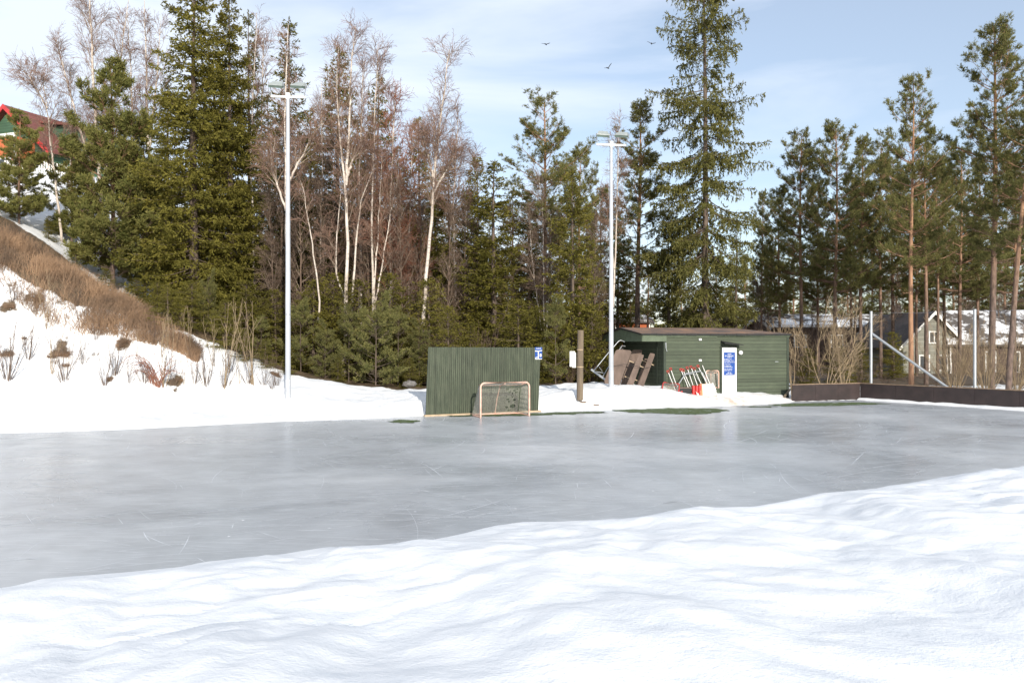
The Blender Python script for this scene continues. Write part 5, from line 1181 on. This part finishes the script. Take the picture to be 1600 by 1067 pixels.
# ------------------------------------------------------------------ trees: middle and right
KS = spruce('giant_spruce', 26, 4.6, 77, base=.09, dens=.80, droop=.55, hang=2.8, twl=1.05, irr=.30, nb=14, gap=.6, bare=.06, tr=.25, leafw=.070, leafl=.22, mat='spruce_pale', pexp=.5)
put('spruce_tree', KS, 1101, 44, -150, 26, 'giant open spruce with hanging branches and visible trunk behind the shed', 'spruce', wide=.88, rz=.6)
S_('n', 1045, 47, 330, 'pale green spruce leaning on the left side of the giant spruce', wide=1.1)
S_('n', 1150, 48, 345, 'pale green spruce on the right side of the giant spruce', wide=1.1)
P_('b', 997, 49, 168, 'dark layered pine between the right floodlight pole and giant spruce', wide=1.05)
P_('c', 940, 52, 300, 'dark pine right behind the lower half of the right floodlight pole', wide=.8)
RP = [('b', 1190, 60, 305, 'slender pine just right of the giant spruce', .7), ('a', 1252, 52, 213, 'first tall pine right of the giant spruce', .82), ('c', 1305, 50, 203, 'pine with orange trunk, second tall one right of the giant spruce', .85), ('b', 1345, 54, 222, 'pine in the middle of the right group, narrow crown', .85),
      ('a', 1376, 55, 228, 'dark pine close left of the sunlit orange trunk', .8), ('b', 1424, 41.5, 130, 'pine with the bright sunlit orange trunk behind the long board', .78), ('d', 1447, 48, 225, 'dark trunked pine directly right of the sunlit orange trunk', .9), ('c', 1500, 52, 242, 'dark pine half way between the two steel posts', .9),
      ('a', 1552, 39.5, 48, 'tallest pine at the right, its crown reaching near the corner', .80), ('d', 1640, 36.5, 130, 'leaning pine trunk at the very right edge', .9), ('c', 1218, 56, 300, 'low crowned pine over the right end of the shed', .8), ('c', 1278, 60, 290, 'back row pine right of the first tall pine', .8),
      ('a', 1395, 60, 255, 'back row pine left of the sunlit trunk', .9), ('c', 1475, 60, 270, 'back row pine right of the sunlit trunk', .9), ('b', 1528, 57, 255, 'back row pine behind the right steel post', .9), ('c', 1585, 52, 250, 'dark pine between the tallest and the leaning pine', .9), ('a', 1330, 64, 285, 'back row pine behind the board corner', .8), ('b', 1432, 58, 290, 'thin dark pine hidden behind the sunlit trunk', .8), ('d', 1465, 50, 255, 'dark trunked pine, second right of the sunlit trunk', .7)]
for k, px, D, tp_, lb, wd_ in RP:
    if px == 1640:
        m = pine('leaning_pine', 15, 3.0, 91, nl=60, base=.45, lean=.10); put('pine_tree', m, 1575, D, tp_, 15, lb, 'pine', 'tall pines on the right', rz=0.0, wide=.9)
    elif px == 1552:
        m = pine('tallest_pine', 17, 4.0, 92, base=.36, nl=120, lean=.02, top=.75, leafw=.024); put('pine_tree', m, 1549, D, tp_, 17, lb, 'pine', 'tall pines on the right', rz=0.0, wide=.9)
    elif px == 1424:
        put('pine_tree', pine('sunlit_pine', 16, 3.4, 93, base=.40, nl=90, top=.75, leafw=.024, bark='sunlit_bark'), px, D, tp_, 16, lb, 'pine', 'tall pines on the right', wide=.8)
    else: P_(k, px, D, tp_, lb, 'tall pines on the right', wide=wd_)
BP = [(1165, 74, 400), (1205, 78, 395), (1240, 80, 390), (1290, 82, 385), (1325, 78, 395), (1362, 84, 380), (1400, 80, 385), (1440, 86, 375), (1490, 80, 370), (1530, 84, 365), (1570, 78, 370), (1600, 82, 360), (1640, 76, 365), (1012, 70, 400), (1065, 75, 410), (1120, 78, 405), (985, 72, 420)]
nums = ['first', 'second', 'third', 'fourth', 'fifth', 'sixth', 'seventh', 'eighth', 'ninth', 'tenth', 'eleventh', 'twelfth', 'thirteenth']
for i, (px, D, tp_) in enumerate(BP):
    lb = ('far low pine behind the houses, %s from the left over the shed\'s right end onward' % nums[i]) if i < 13 else 'far low pine seen under the giant spruce, %s from the left' % ['second', 'third', 'last', 'first'][i - 13]
    P_('bc'[i % 2], px, D, tp_, lb, 'far low pines behind the houses', wide=1.2)
for px, D, tp_, lb, wd_ in [(1262, 42, 545, 'low spruce behind the left end of the short board', 1.3), (1310, 43, 540, 'low spruce behind the right end of the short board', 1.3), (1395, 55, 520, 'low green spruce before the grey gabled house', 1.3), (1345, 50, 535, 'low spruce left of the braced steel post', 1.0)]:
    S_('s', px, D, tp_, lb, 'low spruces behind the boards', wide=wd_)
put1('bare_bush', BU['w'][1], 1290, 39.5, 425, 5, 'pale many branched bare bush behind the short board', 'bush')
put1('bare_bush', BU['w'][1], 1318, 41, 475, 5, 'second pale bare bush right beside the largest pale one', 'bush', rz=2)
put1('bare_bush', BU['w'][1], 1262, 42, 470, 5, 'pale bare bush just right of the shed corner', 'bush', rz=4)
put1('bare_bush', BU['f'][1], 1490, 38.5, 485, 4, 'wide fan of pale bare stems left of the right steel post', 'bush', wide=1.0)
put1('bare_bush', BU['f'][1], 1542, 37.5, 500, 4, 'fan of pale bare stems right of the right steel post', 'bush', wide=.9, rz=1)
put1('bare_bush', BU['f'][1], 1588, 40, 480, 4, 'fan of pale bare stems at the right edge', 'bush', wide=.9, rz=3)
put1('sapling', BU['s'][1], 1237, 37.5, 470, 2, 'thin pale sapling touching the right corner of the shed', 'sapling', wide=1.0)
put1('sapling', BU['s'][1], 1320, 38.5, 510, 2, 'thin pale sapling behind the right end of the short board', 'sapling', wide=1.0, rz=1)
for i, (px, D, tp_) in enumerate([(1385, 44, 575), (1345, 46, 560), (1420, 45, 575), (1460, 44, 565), (1250, 46, 540), (1600, 44, 540), (1560, 46, 550), (1365, 60, 545), (1440, 56, 560), (1300, 52, 540)]):
    put1('brown_bush', BU['r'][1], px, D, tp_, 3, ['low brown bush below the slanting brace', 'low brown bush behind the board corner', 'low brown bush under the sunlit trunk', 'low brown bush at the lower end of the brace', 'brown bush at the shed right corner', 'brown bush at the far right edge behind the fan', 'brown bush under the tallest pine', 'brown bush before the long brown house', 'brown bush before the gabled house', 'brown bush behind the largest pale bush'][i], 'bush', 'low brown bushes behind the boards', wide=1.8)
for i, (px, D, tp_) in enumerate([(430, 35, 540), (500, 36, 530), (555, 36.5, 560), (600, 35.5, 575), (640, 35.2, 570), (870, 36, 560), (890, 36.5, 550), (925, 36.5, 545), (350, 35.5, 480), (395, 35.2, 510), (280, 35.5, 470), (690, 36.5, 480), (750, 37, 470)]):
    put1('brown_bush', BU['r'][1], px, D, tp_, 3, ['brown bush beside the left floodlight pole', 'brown bush under the crooked birch', 'brown bush at the feet of the forked birch', 'brown bush right of the brightest young pine', 'brown bush at the left edge of the green panel', 'brown bush right of the panel sign', 'brown bush left of the wooden pole', 'brown bush right of the wooden pole', 'tall brown bush behind the bluish young conifer', 'tall brown bush half way to the left floodlight pole', 'tall brown bush under the broad spruce', 'brown bush over the left part of the panel', 'brown bush over the middle of the panel'][i], 'bush', 'brown bushes along the edge of the wood', wide=1.1)

# distant woods closing the horizon
rng = np.random.RandomState(55); A = Acc(); pos = []; n = 420
xx = rng.uniform(-190, 210, n); yy = rng.uniform(125, 190, n); hh_ = rng.uniform(5, 9.5, n) + np.where(xx < 0, 8, 0)
zz = hgt(xx, yy, False); m_ = 260
for i in range(n):
    t = rng.uniform(0, 1, m_); a = rng.uniform(0, 6.28, m_); rad = (1 - t) ** .7 * hh_[i] * .24 * rng.uniform(.3, 1, m_)
    p = np.c_[xx[i] + np.cos(a) * rad, yy[i] + np.sin(a) * rad, zz[i] + t * hh_[i]]
    A.add(leaves(p, unit(np.c_[np.cos(a), np.sin(a), rng.normal(-.2, .5, m_)]), .9, .45, rng))
tag(link('distant_woods', mesh_q('distant_woods', *A.out(), [M['pine']])), 'dark far woods closing the horizon behind the houses', 'woods', kind='stuff')

# ------------------------------------------------------------------ undergrowth on the slope
rng = np.random.RandomState(66); n = 52000
cx = rng.uniform(-24, -12.4, n); off_ = np.abs(rng.normal(0, 1, n)) ; cyy = np.interp(cx, crest[:, 0], crest[:, 1])
band = np.interp(cx, [-24, -19, -15, -13, -12, -10.8], [3.9, 3.1, 1.2, .4, .15, .05])
cyv = cyy + rng.uniform(-.25, 1, n) ** 1.0 * band
k = rng.uniform(size=n) < np.clip(.4 + fbm(cx * .8, cyv * .8, 3, 8) * 1.2, .15, 1); cx, cyv = cx[k], cyv[k]; n = len(cx)
P0 = np.c_[cx, cyv, hgt(cx, cyv) - .02]; d = unit(rng.normal(size=(n, 3)) * .38 + UP); l = rng.uniform(.10, .62, n) ** 1.0 * np.interp(cx, [-24, -12, -2.5], [1.3, .9, .6])
A = Acc(); P1 = P0 + d * l[:, None] * .5; d2 = unit(d + rng.normal(size=(n, 3)) * .35 - UP * .15); P2 = P1 + d2 * l[:, None] * .5
A.add(tubes(np.stack([P0, P1, P2], 1), np.broadcast_to(np.array([.007, .006, .002]), (n, 3)), 3))
tag(link('dry_grass', mesh_q('dry_grass', *A.out(), [M['dry']])), 'rust brown dead grass along the top of the snow slope', 'grass', kind='stuff')
# twigs and tufts poking out of the snow on the slope
tw = [(12, 590, 470, 't'), (75, 510, 400, 's'), (78, 588, 470, 's'), (100, 600, 490, 't'), (130, 570, 505, 't'), (165, 600, 520, 't'), (180, 585, 500, 't'), (215, 555, 505, 's'), (225, 600, 540, 't'), (270, 600, 530, 't'), (288, 598, 540, 's'), (305, 598, 540, 't'), (322, 600, 520, 't'), (347, 606, 440, 's'), (352, 604, 535, 't'), (372, 600, 500, 's'), (398, 600, 440, 's'), (388, 598, 530, 't'), (412, 602, 545, 't'), (432, 600, 550, 't'), (335, 570, 480, 's'), (250, 560, 470, 's'), (425, 606, 570, 't'), (300, 555, 460, 's'), (275, 540, 480, 't'), (20, 470, 430, 't'), (150, 530, 470, 't'), (238, 535, 480, 't'), (360, 580, 520, 't'), (45, 560, 480, 't'), (120, 475, 430, 't'), (203, 600, 545, 't'), (255, 604, 470, 's')]
twlab = ['twig clump at the very left edge low on the snow slope', 'thin upright sapling in the upper left of the snow slope', 'left one of the tall bare saplings above the largest grass tussock', 'twig clump with spreading stems right of the largest grass tussock', 'twig clump half way up the slope above the largest tussock', 'leaning branched twigs left of the bramble, low on the slope', 'spindly twig clump just above the leaning branched twigs', 'slender sapling above and left of the bramble', 'twig clump behind the left shoulder of the bramble', 'twig clump touching the right side of the bramble', 'slim sapling close right of the bramble', 'twig clump right of the bramble, between two slim saplings', 'short twig clump half way between bramble and tall stem', 'tallest bare sapling at the foot of the slope, pale stem', 'twig clump at the foot of the tallest pale sapling', 'sapling right of the tallest pale one, nearly as slim', 'forked pale sapling between the tallest one and the left floodlight pole', 'twig clump left of the forked pale sapling', 'low twig clump right of the forked pale sapling', 'twig clump right beside the foot of the left floodlight pole', 'sapling on the slope crest above the tallest pale sapling', 'sapling high above the bramble near the slope crest', 'lowest tiny twig clump left of the left floodlight pole', 'thin sapling near the crest between bramble and tallest sapling', 'twig clump closest to the slope crest, under the broad spruce', 'twig clump at the top left corner of the snow slope', 'twig clump under the right end of the upper tussocks', 'twig clump high on the slope above the second largest tussock', 'twig clump near the crest, above the tallest pale sapling', 'twig clump left of the tall bare saplings by the largest tussock', 'highest twig clump, at the snow edge below the brown grass', 'short twig clump at the slope foot, left of the bramble', 'thin sapling growing out of the bramble']
for i, (px, pb, pt, k) in enumerate(tw):
    D = ground_hit(px, pb)
    put1('twig_clump' if k == 't' else 'sapling', BU[k][1], px, D, pt, 2, twlab[i], 'twigs' if k == 't' else 'sapling', 'bare twigs poking out of the snow slope', wide=.9 if k == 's' else .8)
# arching red-brown bramble
D = ground_hit(243, 604); x = (243 - 800) / F * D; z = H1(x, D); rr = np.random.RandomState(9); A = Acc(); ps = []
for i in range(26):
    a = rr.choice([math.pi, math.pi, 0]) + rr.normal(0, .5); L_ = rr.uniform(.6, 1.6); s = np.linspace(0, 1, 9); hgt_ = rr.uniform(.6, 1.35)
    ps.append(np.c_[np.cos(a) * L_ * s ** 1.3 + rr.normal(0, .1), np.sin(a) * L_ * s * .6, hgt_ * np.sin(np.clip(s * 2.3, 0, 2.7)) - .05])
A.add(tubes(np.array(ps), taper(26, 9, .014, .004), 4)); st, _, _, _ = sprout(np.array(ps), 4, .3, .9, .3, .8, rr, -.2, 4); A.add(tubes(st, taper(len(st), 4, .005, .003), 3))
o = link('bramble', mesh_q('bramble', *A.out(), [M['twig_red']])); o.location = (x, D, z); tag(o, 'arching red brown bramble at the foot of the snow slope', 'bramble')
# tussocks of dead grass melted free
def tussock(seed):
    rr = np.random.RandomState(seed); n = 420; a = rr.uniform(0, 6.28, n); q = rr.uniform(0, 1, n) ** .5
    P0 = np.c_[np.cos(a) * q * .30, np.sin(a) * q * .22, np.zeros(n) - .03]; d = unit(np.c_[np.cos(a) * q, np.sin(a) * q, rr.uniform(.15, 1.3, n)] + rr.normal(size=(n, 3)) * .4); l = rr.uniform(.06, .34, n)[:, None]
    P1 = P0 + d * l * .6; P2 = P1 + unit(d - UP * .9) * l * .5
    return mesh_q('tussock', *tubes(np.stack([P0, P1, P2], 1), np.broadcast_to(np.array([.006, .005, .002]), (n, 3)), 3), [M['dry']])
TU = [tussock(1), tussock(2)]
for i, (px, py, s) in enumerate(tus):
    D = ground_hit(px, py); x = (px - 800) / F * D; o = link('grass_tussock', TU[i % 2]); o.location = (x, D, H1(x, D)); o.scale = (s * .75, s * .75, s * 1.2); o.rotation_euler = (0, 0, i)
    tag(o, ['largest brown grass tussock, mid slope below the twigs', 'brown grass tussock at the left edge half way down', 'tussock just below the largest one', 'tussock at the left edge near the top of the slope', 'second largest tussock, right half of the slope', 'tussock touching the left side of the second largest', 'small tussock near the crest of the slope', 'small tussock right of the bramble', 'small tussock left of the bramble', 'tussock below the crest in the upper left', 'small tussock left beside the largest one', 'tiny tussock between the left edge and largest tussock', 'tussock by the left floodlight pole'][i], 'grass tussock', 'dead grass tussocks melted out of the snow')
# litter by the shed bank
for i, (px, py) in enumerate([(911, 629), (931, 633)]):
    D = ground_hit(px, py); x = (px - 800) / F * D; o = link('fallen_twig', TU[i]); o.location = (x, D, H1(x, D)); o.scale = (.32, .32, .3); tag(o, ['left little fallen sprig on the snow in front of the wooden pole', 'right little fallen sprig on the snow before the lamp pole'][i], 'twig', 'fallen sprigs on the snow')
# rock on the hillside
rr = np.random.RandomState(14)
def rock(px, py, D, s, label):
    n, m = 14, 20; th_ = np.linspace(.05, math.pi - .05, n); ph = np.arange(m) * 2 * math.pi / m; T_, P_2 = np.meshgrid(th_, ph, indexing='ij')
    d = np.stack([np.sin(T_) * np.cos(P_2), np.sin(T_) * np.sin(P_2), np.cos(T_)], -1); r = 1 + .35 * fbm(d[..., 0] * 2 + s, d[..., 1] * 2 + d[..., 2] * 2, 4, 3)
    V = (d * r[..., None] * np.array([s, s * .7, s * .5])).reshape(-1, 3); Q = [[i * m + j, i * m + (j + 1) % m, (i + 1) * m + (j + 1) % m, (i + 1) * m + j] for i in range(n - 1) for j in range(m)]
    o = link('rock', mesh_q('rock', V, np.array(Q), [M['rock']], smooth=False)); o.location = PX(px, py, D); tag(o, label, 'rock')
rock(236, 489, 36.2, .55, 'grey rock above the brown grass under the broad spruce')
rock(640, 600, 34.6, .3, 'small stone left of the green panel at the wood edge')

for i, (px, D, tp_, w_) in enumerate([(18, 34.5, 335, 1.3), (60, 34, 368, 1.3), (98, 34.4, 392, 1.2), (140, 33.4, 440, 1.3), (182, 33, 462, 1.3), (228, 32.8, 488, 1.3), (262, 33.2, 505, .9)]):
    put1('brown_bush', BU['r'][1], px, D, tp_, 3, 'tangled brown bush on the slope, ' + ['at the left edge', 'below the young pine by the green house', 'below the slim leaning birch', 'left of the full yellow green pine', 'right below the full yellow green pine', 'under the left skirt of the broad spruce', 'under the broad spruce trunk', 'left of the bluish young conifer foot', 'right of the bluish young conifer foot'][i], 'bush', 'tangled bushes in the dead grass', wide=w_)
